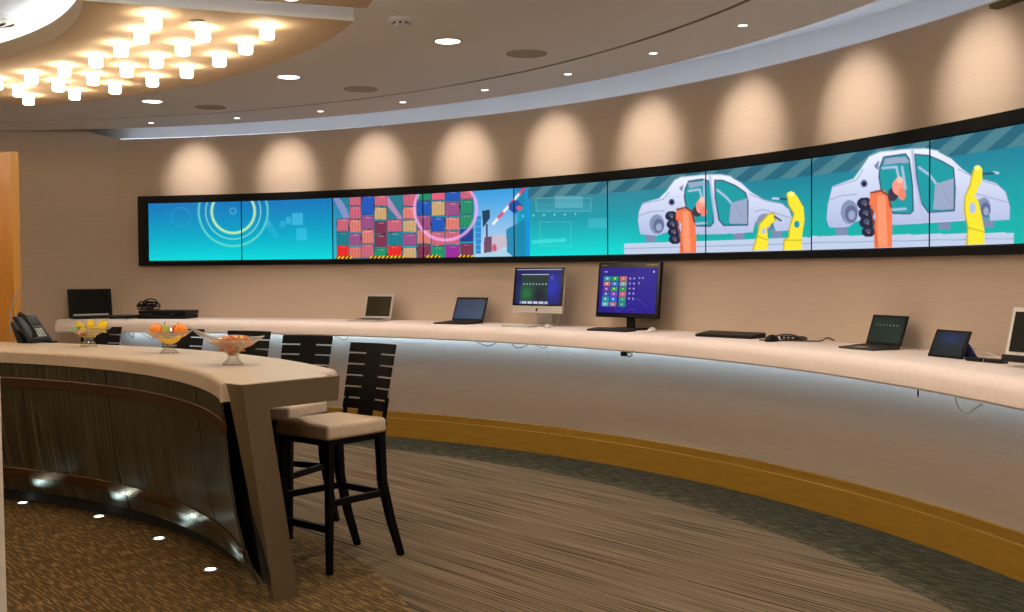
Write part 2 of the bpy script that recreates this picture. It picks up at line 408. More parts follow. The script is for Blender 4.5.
def paint_wall(X, Y, V):
    """X, Y: where on the picture strip (in strip pixels), V: 0 top .. 1 bottom"""
    c = Canvas(X, Y)
    t = V[..., None]
    top = np.array([16., 112, 178]); mid = np.array([0, 158, 190]); bot = np.array([0, 208, 208])
    g1 = np.where(t < .55, top+(mid-top)*t/.55, mid+(bot-mid)*(t-.55)/.45)
    tB, mB, bB = np.array([60., 120, 140]), np.array([24, 150, 165]), np.array([0, 214, 205])
    g2 = np.where(t < .5, tB+(mB-tB)*t/.5, mB+(bB-mB)*(t-.5)/.5)
    k = np.clip((X-515)/20, 0, 1)[..., None]
    tC, mC, bC = np.array([30., 110, 140]), np.array([20, 150, 160]), np.array([10, 178, 165])
    g3 = np.where(t < .5, tC+(mC-tC)*t/.5, mC+(bC-mC)*(t-.5)/.5)
    k2 = np.clip((X-620)/80, 0, 1)[..., None]
    c.C = g1*(1-k)+(g2*(1-k2)+g3*k2)*k
    # thin circles left
    c.ring(233.2, 211.5, 21.5, 1.5, (200, 232, 170), .9); c.ring(233.2, 211.5, 27.5, .7, (150, 220, 200), .8)
    c.ring(233.2, 211.5, 34.5, 1.2, (120, 215, 190), .75); c.ring(233, 211, 3, .5, (130, 190, 215), .7)
    c.ring(181, 217, 9.5, .5, (60, 160, 205), .6)
    for x0, y0, x1, y1, a in ((292, 213, 303, 225, .45), (296, 228, 307, 240, .35), (286, 217, 291, 224, .4), (280, 221, 285, 227, .3), (267, 221, 271, 226, .25)):
        c.rect(x0, y0, x1, y1, (110, 205, 235), a)
    c.poly([(262, 224), (268, 218), (280, 236), (276, 240)], (90, 190, 230), .25)
    # container picture
    z = lambda x, y: (320+x/4.876, 170+y/4.876)
    k = np.clip((X-330)/5, 0, 1)*np.clip((518-X)/8, 0, 1)
    sky = np.stack([40+0*X, 120+60*V, 165+30*V], -1)
    c.C = c.C*(1-k[..., None])+sky*k[..., None]
    c.poly([z(60, 130), z(100, 130), z(150, 240), z(150, 300)], (150, 140, 190), .8); c.poly([z(90, 130), z(140, 130), z(145, 200)], (40, 120, 140))
    c.poly([z(260, 120), z(400, 120), z(400, 300), z(325, 250)], (40, 118, 135)); c.poly([z(290, 125), z(330, 125), z(402, 235), z(385, 245)], (170, 130, 175))
    ed = [80, 142, 202, 264, 328, 402, 472, 542, 610, 682, 748]
    PK, SL, RD, TL, PU, BL, GR, TN, MR, VI, OR = (196, 96, 118), (214, 120, 110), (226, 40, 36), (28, 120, 136), (150, 78, 128), (30, 84, 180), (30, 140, 100), (196, 160, 112), (122, 50, 78), (150, 40, 150), (214, 110, 96)
    cols = [[(365, 428, RD), (300, 365, TL), (235, 300, PK)],
            [(372, 432, OR), (308, 370, PU), (240, 305, SL), (175, 240, PK), (120, 175, PK)],
            [(360, 432, PK), (290, 360, SL), (222, 290, PU), (120, 220, BL)],
            [(378, 432, GR), (312, 378, MR), (248, 312, MR), (180, 245, TN), (120, 178, PK)],
            [(368, 430, RD), (303, 368, TL), (240, 303, PK)],
            [(375, 432, TN), (308, 372, PU), (243, 305, TN), (178, 240, SL), (110, 178, PK)],
            [(360, 432, MR), (290, 360, SL), (220, 290, PU), (150, 220, BL), (100, 150, GR)],
            [(370, 432, GR), (300, 370, PK), (228, 300, BL), (150, 225, TN), (100, 148, (224, 92, 120))],
            [(365, 432, VI), (295, 365, PK), (228, 295, SL), (155, 225, PU), (100, 152, BL)],
            [(355, 432, MR), (285, 352, (30, 60, 140)), (215, 280, GR), (145, 213, GR), (95, 143, PK)]]
    for i, cc in enumerate(cols):
        x0, x1 = ed[i], ed[i+1]
        for y0, y1, q in cc:
            a, b = z(x0+1, y0+1); a2, b2 = z(x1-1, y1-1)
            c.rect(a, b, a2, b2, (50, 30, 50)); c.rect(a+.5, b+.5, a2-.5, b2-.5, q)
            nn = 4
            for j in range(1, nn): c.rect(a+(a2-a)*j/nn-.22, b+.8, a+(a2-a)*j/nn+.22, b2-.8, np.array(q)*.68, .6)
            c.rect(a+(a2-a)*.3, b+1.5, a+(a2-a)*.75, b+2.4, (235, 215, 225), .35)
    m_ = (Y > 256.4+(X-336)*(-.012)) & (X > 336) & (X < 473.5) & (((X > 336) & (X < 352)) | ((X > 370) & (X < 405)) | ((X > 425) & (X < 440)) | (X > 458))
    st = ((X+Y*.8) % 4) < 2
    c.put(m_, (30, 20, 10)); c.put(m_ & st, (240, 190, 30))
    # dock sky with crane
    sx = np.clip((X-473)/3, 0, 1)*np.clip((520-X)/8, 0, 1)
    s2 = np.stack([50+150*V, 150+60*V, 215+15*V], -1); c.C = c.C*(1-sx[..., None])+s2*sx[..., None]
    c.rect(475.5, 216, 481, 254, (40, 130, 200)); 
    for j in range(6): c.rect(475.5, 220+j*6, 481, 221+j*6, (110, 180, 225), .7)
    c.poly([z(790, 200), z(828, 192), z(828, 235), z(795, 280)], (30, 60, 90)); c.rect(486, 224, 487.6, 240, (50, 60, 80))
    c.poly([z(835, 320), z(910, 315), z(915, 370), z(860, 395), z(835, 400)], (190, 180, 195)); c.poly([z(800, 330), z(838, 322), z(838, 400), z(800, 405)], (110, 70, 95))
    c.ell(494.5, 248, 2.2, 4, (200, 60, 90), .8)
    c.poly([z(760, 412), z(945, 380), z(1000, 430), z(760, 430)], (150, 200, 220), .7)
    c.poly([z(908, 290), z(1020, 230), z(1020, 430), z(945, 425), z(912, 400)], (10, 120, 160), .85)
    for j in range(6):
        c.line([z(845+j*26, 262-j*30), z(871+j*26, 232-j*30)], 1.6, (225, 60, 95) if j % 2 else (235, 235, 245))
    c.poly([z(925, 160), z(960, 145), z(990, 175), z(950, 215), z(920, 190)], (30, 80, 160)); c.ell(*z(972, 185), 3, 2.5, (190, 90, 120))
    c.rect(525, 186, 530, 258, (10, 140, 220), .75)
    c.ring(445.5, 209, 31, 1.7, (240, 170, 235), .8)
    # factory ceiling stripes
    for lo, hi in ((528, 1100),):
        yl = np.interp(X, [528, 608, 706, 812, 928, 1024], [199, 193, 185, 176, 160, 145])
        band = (X > lo) & (Y < yl)
        c.put(band, (36, 92, 110), .75*1.0)
        st = ((np.interp(X, [528, 608, 706, 812, 928, 1024], [0, 1, 2, 3, 4, 4.8])*8.5+Y*np.interp(X, [528, 1024], [.10, .07])) % 2) < 1
        c.put(band & st, (110, 150, 156), .5)
    for x0, y0, x1, y1, a in ((555, 196, 583, 208, .25), (588, 218, 607, 228, .2), (536, 203, 592, 212, .08)): c.rect(x0, y0, x1, y1, (170, 220, 235), a)
    for j in range(6): c.ell(523+j*10.5, 216-j*.4, .9, 1.1, (120, 220, 255), .8)
    for x0, y0, x1, y1 in ((536, 198, 591, 211), (540, 222, 571, 246)): c.line([(x0, y0), (x1, y0), (x1, y1), (x0, y1), (x0, y0)], .35, (150, 215, 225), .45)
    c.poly([(532, 240), (566, 238), (566, 242), (532, 244)], (120, 235, 230), .4)
    WH, SH, SH2, DK = (208, 215, 238), (176, 188, 218), (128, 142, 176), (30, 34, 62)
    TE = (24, 150, 158); PL = (186, 200, 224)
    def car(Z, k, body, wr, wf, fr, rr, plat, orange, cab, arm, yel, extra):
        c.poly([Z(*p) for p in plat], PL); 
        c.line([Z(plat[0][0], plat[0][1]+.45*(plat[3][1]-plat[0][1])), Z(plat[1][0], plat[1][1]+.45*(plat[2][1]-plat[1][1]))], .5, (120, 140, 180), .8)
        for fx, fy in extra['feet']: c.rect(*Z(fx-25, fy-20), *Z(fx+25, fy+18), (120, 134, 170))
        B = [Z(*p) for p in body]; c.poly(B, WH); 
        c.line(B+[B[0]], .5, SH2, .6)
        yt = min(p[1] for p in B); yb_ = max(p[1] for p in B)
        ins = np.abs(c.C-np.array(WH, float)).sum(-1) < 1; vv = np.clip((c.Y-yt)/(yb_-yt), 0, 1)
        c.C = np.where(ins[..., None], c.C+(18-50*vv)[..., None]*np.array([1.1, 1, .6]), c.C)
        c.line(B[3:10], 1.3, (240, 244, 255), .7)
        for (x, y), rx, ry in (wr, wf):
            c.ell(*Z(x, y), rx/k, ry/k, SH2); c.ell(*Z(x+8, y+8), rx*.72/k, ry*.72/k, (92, 104, 140)); c.ell(*Z(x+10, y+14), rx*.4/k, ry*.4/k, (150, 160, 190))
        for op in (fr, rr):
            P = [Z(*p) for p in op]; c.poly(P, TE); c.line(P+[P[0]], .75, (50, 56, 86), .9)
        for l in extra['white']: c.line([Z(*p) for p in l], 7/k, SH)
        for l in extra['dash']: c.poly([Z(*p) for p in l], (150, 162, 192)); 
        for l in extra['shade']: c.line([Z(*p) for p in l], .6, SH2, .7)
        x, y = extra['cap']; c.ell(*Z(x, y), 16/k, 18/k, SH2); c.ell(*Z(x, y), 11/k, 12/k, DK)
        c.poly([Z(*p) for p in extra['qw']], (120, 130, 170))
        for (x, y, r) in cab:
            c.ell(*Z(x+6, y), r*1.15/k, r*.92/k, DK); c.ell(*Z(x+4, y-4), r*.45/k, r*.35/k, (84, 92, 120), .8); c.ell(*Z(x+r*.3, y+r*.2), 3/k, 3/k, (230, 170, 60), .9)
        c.poly([Z(*p) for p in orange[0]], (236, 118, 76)); c.poly([Z(*p) for p in orange[1]], (252, 150, 112), .9)
        c.line([Z(orange[0][0][0]+14, orange[0][0][1]), Z(orange[0][-2][0]+8, orange[0][-2][1])], 1.0, (196, 84, 52), .7)
        c.line([Z(*p) for p in orange[2]], 1.0, (110, 44, 40))
        for (x, y, rx, ry, q) in arm: c.ell(*Z(x, y), rx/k, ry/k, q)
        for yy in yel:
            c.poly([Z(*p) for p in yy[0]], (240, 222, 50)); 
            Q = [Z(*p) for p in yy[0]]; c.line(Q[len(Q)//2:]+[Q[0]], 1.0, (186, 160, 30), .75); c.line([Q[2], Q[-1]], .7, (176, 150, 40), .7)
            for p in yy[1]: c.ell(*Z(p[0], p[1]), p[2]/k, p[3]/k, p[4])
            c.line([Z(*p) for p in yy[2]], 6/k, (200, 210, 228)); c.line([Z(*p) for p in yy[3]], 5/k, (40, 60, 90))
    Z1 = lambda x, y: (620+x/4.876, 150+y/4.876)
    car(Z1, 4.876, [(88, 345), (92, 300), (110, 258), (200, 232), (228, 205), (268, 150), (300, 134), (400, 125), (490, 122), (540, 132), (590, 158), (640, 205), (700, 240), (790, 262), (825, 290), (842, 340), (830, 392), (760, 396), (745, 350), (700, 330), (660, 350), (648, 400), (560, 408), (360, 412), (230, 400), (200, 410), (180, 418), (98, 410)],
        ((180, 362), 36, 48), ((708, 355), 42, 46),
        [(462, 148), (500, 148), (560, 172), (612, 208), (624, 250), (622, 366), (505, 368), (482, 340), (464, 230)],
        [(318, 190), (335, 152), (400, 142), (430, 150), (445, 190), (456, 260), (455, 355), (440, 372), (372, 370), (345, 320), (325, 290), (314, 230)],
        [(20, 455), (940, 425), (940, 492), (20, 512)],
        ([(290, 500), (372, 500), (370, 400), (362, 330), (340, 285), (275, 288), (272, 340), (300, 360)], [(310, 495), (345, 495), (335, 300), (305, 300)], [(278, 290), (320, 280), (350, 300), (362, 350)]),
        [(245, 322, 27), (252, 362, 27), (258, 400, 27), (262, 436, 26)], [(375, 300, 22, 26, (60, 50, 70)), (392, 275, 22, 34, (240, 150, 130)), (408, 300, 16, 24, (232, 130, 108)), (400, 245, 14, 16, (250, 190, 170))],
        [([(798, 488), (888, 486), (885, 440), (900, 335), (895, 280), (862, 222), (835, 203), (812, 215), (822, 268), (848, 312), (828, 370), (822, 425), (800, 440)], [(862, 362, 14, 18, TE), (835, 215, 18, 12, (250, 240, 120))], [(745, 236), (780, 238)], [(780, 238), (812, 240)]),
         ([(648, 490), (720, 488), (722, 440), (716, 380), (756, 345), (750, 308), (722, 314), (680, 360), (668, 420)], [(700, 395, 10, 14, SH)], [(780, 345), (795, 352)], [(755, 325), (785, 345)])],
        dict(feet=[(150, 430), (580, 418), (765, 408)], white=[[(475, 195), (520, 232), (545, 262)], [(335, 200), (388, 192), (398, 230)], [(372, 360), (420, 355)], [(410, 150), (412, 300)], [(438, 130), (446, 200), (470, 380)]],
             dash=[[(540, 258), (620, 236), (620, 360), (532, 358)], [(330, 160), (400, 152), (425, 168), (340, 186)]], shade=[[(110, 262), (210, 240), (240, 205)], [(630, 215), (720, 250), (800, 262)], [(95, 320), (150, 300), (215, 296)], [(660, 300), (700, 290), (830, 330)], [(560, 270), (600, 330)]],
             cap=(252, 254), qw=[(288, 185), (310, 168), (302, 205)]))
    Z2 = lambda x, y: (814+x/4.371, 120+y/4.371)
    car(Z2, 4.371, [(55, 435), (60, 370), (80, 290), (180, 252), (212, 208), (243, 162), (290, 142), (400, 130), (490, 127), (540, 137), (600, 168), (650, 215), (700, 248), (795, 275), (838, 315), (857, 380), (855, 435), (770, 440), (762, 380), (720, 345), (680, 370), (660, 440), (480, 452), (350, 458), (215, 440), (180, 445), (150, 468), (68, 470)],
        ((155, 402), 38, 52), ((742, 385), 30, 46),
        [(440, 150), (500, 155), (560, 180), (610, 210), (617, 300), (613, 396), (500, 404), (468, 360), (448, 250)],
        [(288, 205), (305, 162), (400, 148), (416, 170), (430, 280), (434, 395), (420, 410), (345, 408), (318, 350), (296, 320), (284, 250)],
        [(-14, 508), (872, 492), (872, 548), (-14, 572)],
        ([(262, 558), (342, 556), (342, 430), (335, 355), (310, 308), (245, 316), (242, 370), (268, 410)], [(280, 552), (322, 552), (312, 330), (276, 330)], [(250, 318), (292, 308), (325, 330), (336, 380)]),
        [(216, 365, 30), (222, 408, 30), (226, 448, 30), (232, 488, 26)], [(345, 325, 22, 30, (60, 50, 70)), (368, 292, 26, 36, (240, 150, 130)), (385, 325, 17, 26, (232, 130, 108)), (375, 262, 14, 14, (250, 190, 170))],
        [([(668, 545), (745, 542), (746, 490), (730, 400), (716, 345), (700, 335), (735, 262), (737, 215), (715, 199), (695, 222), (682, 285), (660, 335), (658, 395), (672, 470)], [(693, 385, 14, 24, SH), (716, 210, 16, 12, (250, 240, 120))], [(785, 228), (805, 232)], [(740, 236), (785, 232)])],
        dict(feet=[(120, 485), (570, 462), (760, 452)], white=[[(460, 208), (505, 240), (535, 280)], [(300, 210), (360, 205), (370, 250)], [(345, 392), (400, 388)], [(385, 205), (400, 300)], [(430, 135), (440, 250), (475, 420)]],
             dash=[[(530, 280), (610, 255), (610, 390), (520, 392)], [(310, 168), (400, 160), (418, 185), (305, 195)]], shade=[[(85, 292), (185, 262), (215, 215)], [(630, 215), (720, 260), (800, 285)], [(65, 350), (120, 330), (185, 325)], [(560, 300), (600, 370)], [(690, 320), (740, 330), (845, 360)]],
             cap=(219, 278), qw=[(262, 200), (285, 175), (280, 222)]))
    return c.C
panel_labels = ['turquoise panel with thin ring halves', 'turquoise panel with ring and pale squares', 'panel showing stacked shipping containers', 'panel showing shipping containers and a pink ring',
                'turquoise panel with faint outlined boxes', 'panel showing rear of first car body and orange robot', 'panel showing front of first car body and yellow robots', 'panel showing rear of second car body and orange robot',
                'panel showing front of second car body and a yellow robot', 'plain turquoise panel']
for k in range(NV):
    nx, ny = 206, 115
    ph = np.radians(V0+DV*k+.045+(DV-.09)*np.linspace(0, 1, nx)); zz = np.linspace(ZT, ZB, ny)
    PH, ZZ = np.meshgrid(ph, zz); X = CX+RS*np.sin(PH); Y = CY+RS*np.cos(PH)
    if k < 9:
        px, py = proj(X, Y, ZZ); px = np.where(Y*Wv[1] < .2, 2000, px)
        C = paint_wall(px, py, (ZT-ZZ)/(ZT-ZB))
    else:
        V = ((ZT-ZZ)/(ZT-ZB))[..., None]; C = np.array([30., 110, 150])*(1-V)+np.array([10, 190, 180])*V
    P = np.stack([X, Y, ZZ], -1)
    o = local(grid_mesh('display_panel', P, C, M_WALLSCREEN, T), T); o['label'] = panel_labels[k]
# ------------------------------------------------------------------ CEILING FITTINGS
# hung petals with glowing lamps
ZP0, ZP1 = 2.735, 2.81
ROWS = {3.73: [(157, 22), (139, 36), (119.7, 50), (93, 61), (64.5, 71), (33, 78.5), (3, 85)],
        3.99: [(206, 35), (180.5, 49), (153, 61), (124.6, 71), (92, 79.5), (57.6, 86), (27.5, 93)],
        4.26: [(275.6, 33), (249, 48), (220.8, 60.8), (185.8, 72), (148, 80.5), (111, 88), (73.5, 94.5), (38, 101.5)]}
LAMPS = [(R, phi_of(on_z(x, y, 2.70))) for R, L_ in ROWS.items() for x, y in L_]
lamp_me = None
def petal(k):
    off = k*51.43; lab = {0: 'cream curved ceiling panel studded with glowing cylinder lamps, the one wholly in view over the bar', 1: 'cream lamp panel whose golden corner shows at the top of the picture beside the smoke detector',
                          -1: 'cream lamp panel whose white end shows at the left edge above the wood partition'}.get(k, 'cream curved ceiling lamp panel outside the view, part of the hung ring')
    t = thing('ceiling_lamp_panel', lab, 'ceiling light', PP(4, 45+off, ZP0), 0, 'lamp panels hung in a ring' if k not in (0, 1, -1) else None)
    m = MB(); m.arc([(3.42, ZP0), (3.42, ZP1+.02), (3.6, ZP1), (4.63, ZP1), (4.63, ZP0)], 20.6+off, 68.5+off, 1.0)
    local(m.build('panel', M_PETAL, t, smooth=True), t)
    for q in (20.52, 68.5):
        m_ = MB(); m_.arc([(3.43, ZP0+.001), (3.43, ZP1-.001), (4.628, ZP1-.001), (4.628, ZP0+.001)], q+off, q+.08+off, .1); local(m_.build('end_face', M_COVE, t), t)
    for R in (3.6, 4.45):
        for p in (28, 61): m = MB(); m.lathe([(.008, ZP1), (.008, ZC)], 8, PP(R, p+off)); local(m.build('hanger_rod', M_WHITE, t), t)
    for q in (21.6, 67.2):
        m = MB(); m.arc([(3.65, ZP1+.001), (3.65, ZP1+.009), (4.5, ZP1+.009), (4.5, ZP1+.001)], q+off, q+.35+off, .2); local(m.build('end_led_strip', M_LEDR, t), t)
    m = MB(); m.arc([(3.50, ZP1+.021), (3.50, ZP1+.03), (3.53, ZP1+.03), (3.53, ZP1+.021)], 21+off, 68.6+off, 1.5)
    local(m.build('led_strip', M_LEDR, t), t)
    global lamp_me
    for R, p in LAMPS:
        P = PP(R, p+off, ZP0)
        if lamp_me is None:
            m = MB(); m.lathe([(.033, .002), (.035, -.008), (.035, -.058), (.032, -.064), (.027, -.066)], 20)
            lo = m.build('lamp', M_LAMP, t, smooth=True); lamp_me = lo.data
        else:
            lo = bpy.data.objects.new('lamp', lamp_me); COL.objects.link(lo); lo.parent = t
        lo.location = P-Vector(t.location)
    return t
M_PETAL = mat('petal_paint', rgb(208, 186, 156), .8)
for k in (0, 1, -1, 2, 3, -2, -3): petal(k)
def disc(name, P, prof, mats, label, cat, group=None):
    t = thing(name, label, cat, P, 0, group); return t
def spotlight(P, target, power, size, blend, col, rad=.03):
    l = bpy.data.lights.new('spot', 'SPOT'); l.energy = power; l.spot_size = math.radians(size); l.spot_blend = blend; l.color = col; l.shadow_soft_size = rad
    o = bpy.data.objects.new('spot', l); COL.objects.link(o); o.location = P
    o.rotation_euler = (Vector(target)-Vector(P)).to_track_quat('-Z', 'Y').to_euler(); return o
big_lab = ['large round downlight left of the other two large ones, farthest from camera', 'large round downlight in the middle, between the left grille and lamp panel', 'large round downlight nearest the smoke detector']
def downlight(R, ph, rad, label, group, glow):
    t = thing('downlight', label, 'ceiling light', PP(R, ph, ZC), 0, group)
    m = MB(); m.lathe([(rad, .0), (rad*1.12, -.001), (rad*1.16, -.004), (rad*1.12, -.006), (rad, -.004)], 28, caps=False); m.build('trim_ring', M_WHITE, t, smooth=True)
    m = MB(); m.lathe([(rad, -.0005), (rad, -.003)], 28); m.build('lens', glow, t)
for i, (R, ph) in enumerate([(5.87, 21.4), (5.57, 38.55), (5.63, 56.15)]+[(5.68, p) for p in (73.6, 91, 108.4, 126, 143, 160, 195, 230, 265, 300, 335)]):
    downlight(R, ph, .075, big_lab[i] if i < 3 else 'large round downlight outside the view', 'large downlights' if i < 3 else 'large downlights out of view', M_DL)
    spotlight(PP(R, ph, ZC-.02), PP(R, ph, 0), 88, 150, 1.0, (1, .87, .76), .07)
ords = ['leftmost', 'second from left', 'third from left', 'fourth from left', 'fifth from left', 'sixth from left', 'seventh from left', 'rightmost visible']
for i in range(12):
    ph = 14.2+7.51*i
    R = 6.985-.006*i
    lab = '%s of the tiny recessed spotlights along the outer ceiling ring' % ords[i] if i < 8 else 'tiny recessed spotlight beyond the right edge of the picture'
    downlight(R, ph, .026, lab, 'tiny wall-washing spots', M_SPOTG)
    spotlight(PP(R+.02, ph, ZC-.012), PP(RW, ph+.1, 2.50), 60, 54, 1.0, (1, .85, .73), .05)
    spotlight(PP(R, ph, ZC-.012), PP(R+.05, ph, 1), 42, 72, 1.0, (1, .82, .70), .03)
for i, (R, ph, lab) in enumerate([(6.33, 23.5, 'round grey ceiling speaker grille farthest left, beside the groove'), (6.28, 38.5, 'round grey ceiling speaker grille in the middle of three'), (6.26, 55.5, 'round grey ceiling speaker grille at top centre, largest of three')]):
    t = thing('ceiling_speaker', lab, 'speaker', PP(R, ph, ZC), 0, 'ceiling speaker grilles')
    m = MB(); m.lathe([(.132, 0), (.132, -.004), (.124, -.006), (.122, 0)], 32, caps=False); m.build('rim', M_SPK, t, smooth=True)
    m = MB(); m.lathe([(.121, 0), (.121, -.003), (.06, -.005), (.0, -.0055)], 32, caps=False)
    m.build('grille', M_SPK, t, smooth=True)
P = on_z(401, 20, ZC-.01)
t = thing('smoke_detector', 'white round smoke detector on the ceiling at top centre', 'smoke detector', (P[0], P[1], ZC))
m = MB(); m.lathe([(.070, 0), (.072, -.012), (.062, -.02), (.05, -.022)], 28); m.build('base', M_WHITE, t, smooth=True)
m = MB(); m.lathe([(.046, -.022), (.044, -.036), (.03, -.046), (.012, -.048)], 24); m.build('sensor_head', M_WHITE, t, smooth=True)
m = MB()
for j in range(8):
    a = 2*PI*j/8; m.box((.0445*math.cos(a), .0445*math.sin(a), -.031), (.012, .012, .009), None)
m.build('vents', M_DKGREY, t)
P = on_z(2, 20, ZC)
t = thing('round_air_vent', 'round grey air vent in the bright recess at top left', 'vent', (P[0]-.1, P[1], ZC))
m = MB(); m.lathe([(.22, 0), (.22, -.015), (.2, -.02), (.19, 0)], 36, caps=False); m.build('rim', M_WHITE, t, smooth=True)
m = MB(); 
for j in range(4): m.lathe([(.18-.045*j, -.001), (.165-.045*j, -.014), (.155-.045*j, -.012), (.17-.045*j, 0)], 32, caps=False)
m.build('louvres', M_SPK, t, smooth=True)
P = on_z(197, 20.5, ZP0)
t = thing('sprinkler_cap', 'small round metal cap on the lamp panel between glowing lamps', 'sprinkler', (P[0], P[1], ZP0))
m = MB(); m.lathe([(.035, 0), (.036, -.004), (.03, -.008), (.005, -.009)], 20); m.build('cap', M_SILVER, t, smooth=True)
# olive slat fixed high on the right wall
m = MB(); m.arc([(RW-.001, 2.835), (RW-.001, 2.86), (RW-.05, 2.858), (RW-.05, 2.838)], 75.2, 80, .8)
tag(m.build('wall_slat', M_OLIVE, loc=PP(RW-.02, 77, 2.85)), 'thin olive slat high on the wall at the top right corner', 'slat')
# ------------------------------------------------------------------ BAR ISLAND
ZI = 1.047; ZU = .962
Aend = Vector((-1.19, 4.93, 0)); ev = Vector((.65, .76, 0)).normalized(); nv = Vector((ev.y, -ev.x, 0))
I = thing('bar_island', 'curved bar island with cream top, grained front panels and slanted taupe end leg', 'bar', PP(4.25, 45, 0))
front = [PP(3.97, p) for p in np.arange(8, 70.6, 1.0)]
def cut(R, off):                                 # where radius R meets the oblique end, moved inward by off
    b = Aend-nv*off; lo, hi = 0, 1.2
    for _ in range(40):
        mid = (lo+hi)/2; q = b+ev*mid
        if math.hypot(q.x-CX, q.y-CY) < R: lo = mid
        else: hi = mid
    return b+ev*lo
fe = Aend-nv*.118+ev*(-.035)
bk_end = cut(4.60, .03)
bphi = phi_of(bk_end)
plan = [p for p in front if phi_of(p) < phi_of(fe)-.4]+[fe]
nfront = len(plan)
plan += [Aend-nv*.118+ev*.13, Aend-nv*.10+ev*.13, Aend-nv*.10+ev*.548]
nend = len(plan)
plan += [Aend-nv*.14+ev*.562]
plan += [PP(4.60, p) for p in np.arange(int(bphi)-2, 7.9, -1.0)]
lip = [Aend-nv*q+ev*e for q, e in ((.004, 0), (.004, .45), (.018, .49), (.05, .525), (.10, .548), (.10, .13), (.118, .13), (.118, 0))]
m = MB(); m.prism([(p.x, p.y) for p in plan], ZU, ZI); m.prism([(p.x, p.y) for p in lip], ZI-.0035, ZI)
top_o = local(m.build('countertop', M_ISLTOP, I, smooth=True, bevel=.022, seg=4), I)
mod = top_o.modifiers['bevel']; mod.limit_method = 'WEIGHT'
at = top_o.data.attributes.new('bevel_weight_edge', 'FLOAT', 'EDGE'); N_ = len(plan)
for e_ in top_o.data.edges:
    a_, b_ = e_.vertices
    if N_ <= a_ < 2*N_ and N_ <= b_ < 2*N_:
        i_, j_ = sorted((a_-N_, b_-N_))
        if not (i_ >= nfront-1 and j_ <= nend-1): at.data[e_.index].value = 1.0
# front panels, canted, with seams
seams = [8, 22.5, 41.27, 60.08, 69.8]
def RPz(z): t = (.955-z)/.85; return 3.985+.07*t+.08*t**4
for a, b in zip(seams, seams[1:]):
    n = max(2, int((b-a)/1)); vs = []; fs = []; uv = []
    zs = np.linspace(.955, .10, 6)
    for i in range(n+1):
        ph = a+.09+(b-a-.18)*i/n
        for z in zs: vs.append(PP(RPz(z), ph, z)); uv.append((4*math.radians(ph), z))
    for i in range(n):
        for k in range(5): fs.append((i*6+k, i*6+k+1, (i+1)*6+k+1, (i+1)*6+k))
    m = MB(); m.add(vs, fs); o = m.build('front_panel', M_PANEL, I); local(o, I)
    ul = o.data.uv_layers.new(name='UVMap')
    for l in o.data.loops: ul.data[l.index].uv = uv[l.vertex_index]
    sd = o.modifiers.new('thick', 'SOLIDIFY'); sd.thickness = .012; sd.offset = -1
m = MB(); m.arc([(3.975, .805), (3.975, .868), (3.999, .868), (4.004, .805)], 8, 69.8, 1.0); local(m.build('upper_rail', M_RAIL, I, smooth=True, bevel=.004), I)
m = MB(); m.arc([(4.077, .195), (4.055, .262), (4.085, .262), (4.10, .195)], 8, 69.4, 1.0); local(m.build('lower_rail', M_RAILL if 'M_RAILL' in globals() else mat('lower_rail_metal', rgb(112, 84, 60), .22, .85), I, smooth=True, bevel=.004), I)
m = MB(); m.arc([(4.03, ZU), (4.16, .10), (4.22, .10), (4.22, .0), (4.32, .0), (4.30, .10), (4.25, ZU)], 8, 61.0, 1.0)
m.arc([(4.03, ZU), (4.155, .10), (4.19, .10), (4.08, ZU)], 61, 69.6, 1.0); local(m.build('body', M_DARK, I), I)
m = MB(); m.arc([(4.252, .94), (4.302, .12), (4.308, .12), (4.26, .94)], 8, 60.6, 1.0); local(m.build('knee_panel', M_WENGE, I), I)
# slanted end leg with its arm
m = MB(); th = .118
def LP(s, z, off): q = Aend+ev*s-nv*off; return Vector((q.x, q.y, z))
def bot(s, off):   # foot on the floor
    b = Vector((-1.12, 5.20, 0)); d = Vector((.10, .08, 0)).normalized(); pn = Vector((d.y, -d.x, 0)); q = b+d*s-pn*off; return Vector((q.x, q.y, 0))
ZL = ZI-.004
m.hexa([bot(0, 0), bot(.128, 0), bot(.128, .045), bot(0, .045)], [LP(0, ZL, 0), LP(.125, ZL, 0), LP(.125, ZL, th), LP(0, ZL, th)])
m.hexa([LP(.10, .925, .0142), LP(.56, .925, .0142), LP(.56, .925, .1), LP(.10, .925, .1)], [LP(.10, ZL, 0), LP(.56, ZL, 0), LP(.56, ZL, .1), LP(.10, ZL, .1)])
bmx = m.build('end_leg', M_LEG, I); local(bmx, I)
# foot lamps in the carpet
names4 = ['farthest left', 'second from left', 'third from left', 'nearest the slanted end leg']
for i, (x, y) in enumerate([(31, 501), (99, 516.5), (159, 538.5), (210.5, 569.5)]):
    P = on_z(x, y, 0); P = PP(min(4.17, math.hypot(P[0]-CX, P[1]-CY)), phi_of(P), 0)
    t = thing('floor_light', 'small glowing floor light in the flecked carpet before the bar, %s' % names4[i], 'floor light', (P[0], P[1], 0), 0, 'floor lights before the bar')
    m = MB(); m.lathe([(.026, .002), (.036, .003), (.04, .0)], 20, caps=False); m.build('bezel', M_SILVER, t, smooth=True)
    m = MB(); m.lathe([(.027, .0005), (.027, .003)], 20); m.build('lens', M_FLG, t)
    ph = phi_of(P); spotlight(PP(4.0, ph, .012), PP(4.07, ph+4.5, .24), 1.2, 34, .9, (.75, 1, .92), .01)
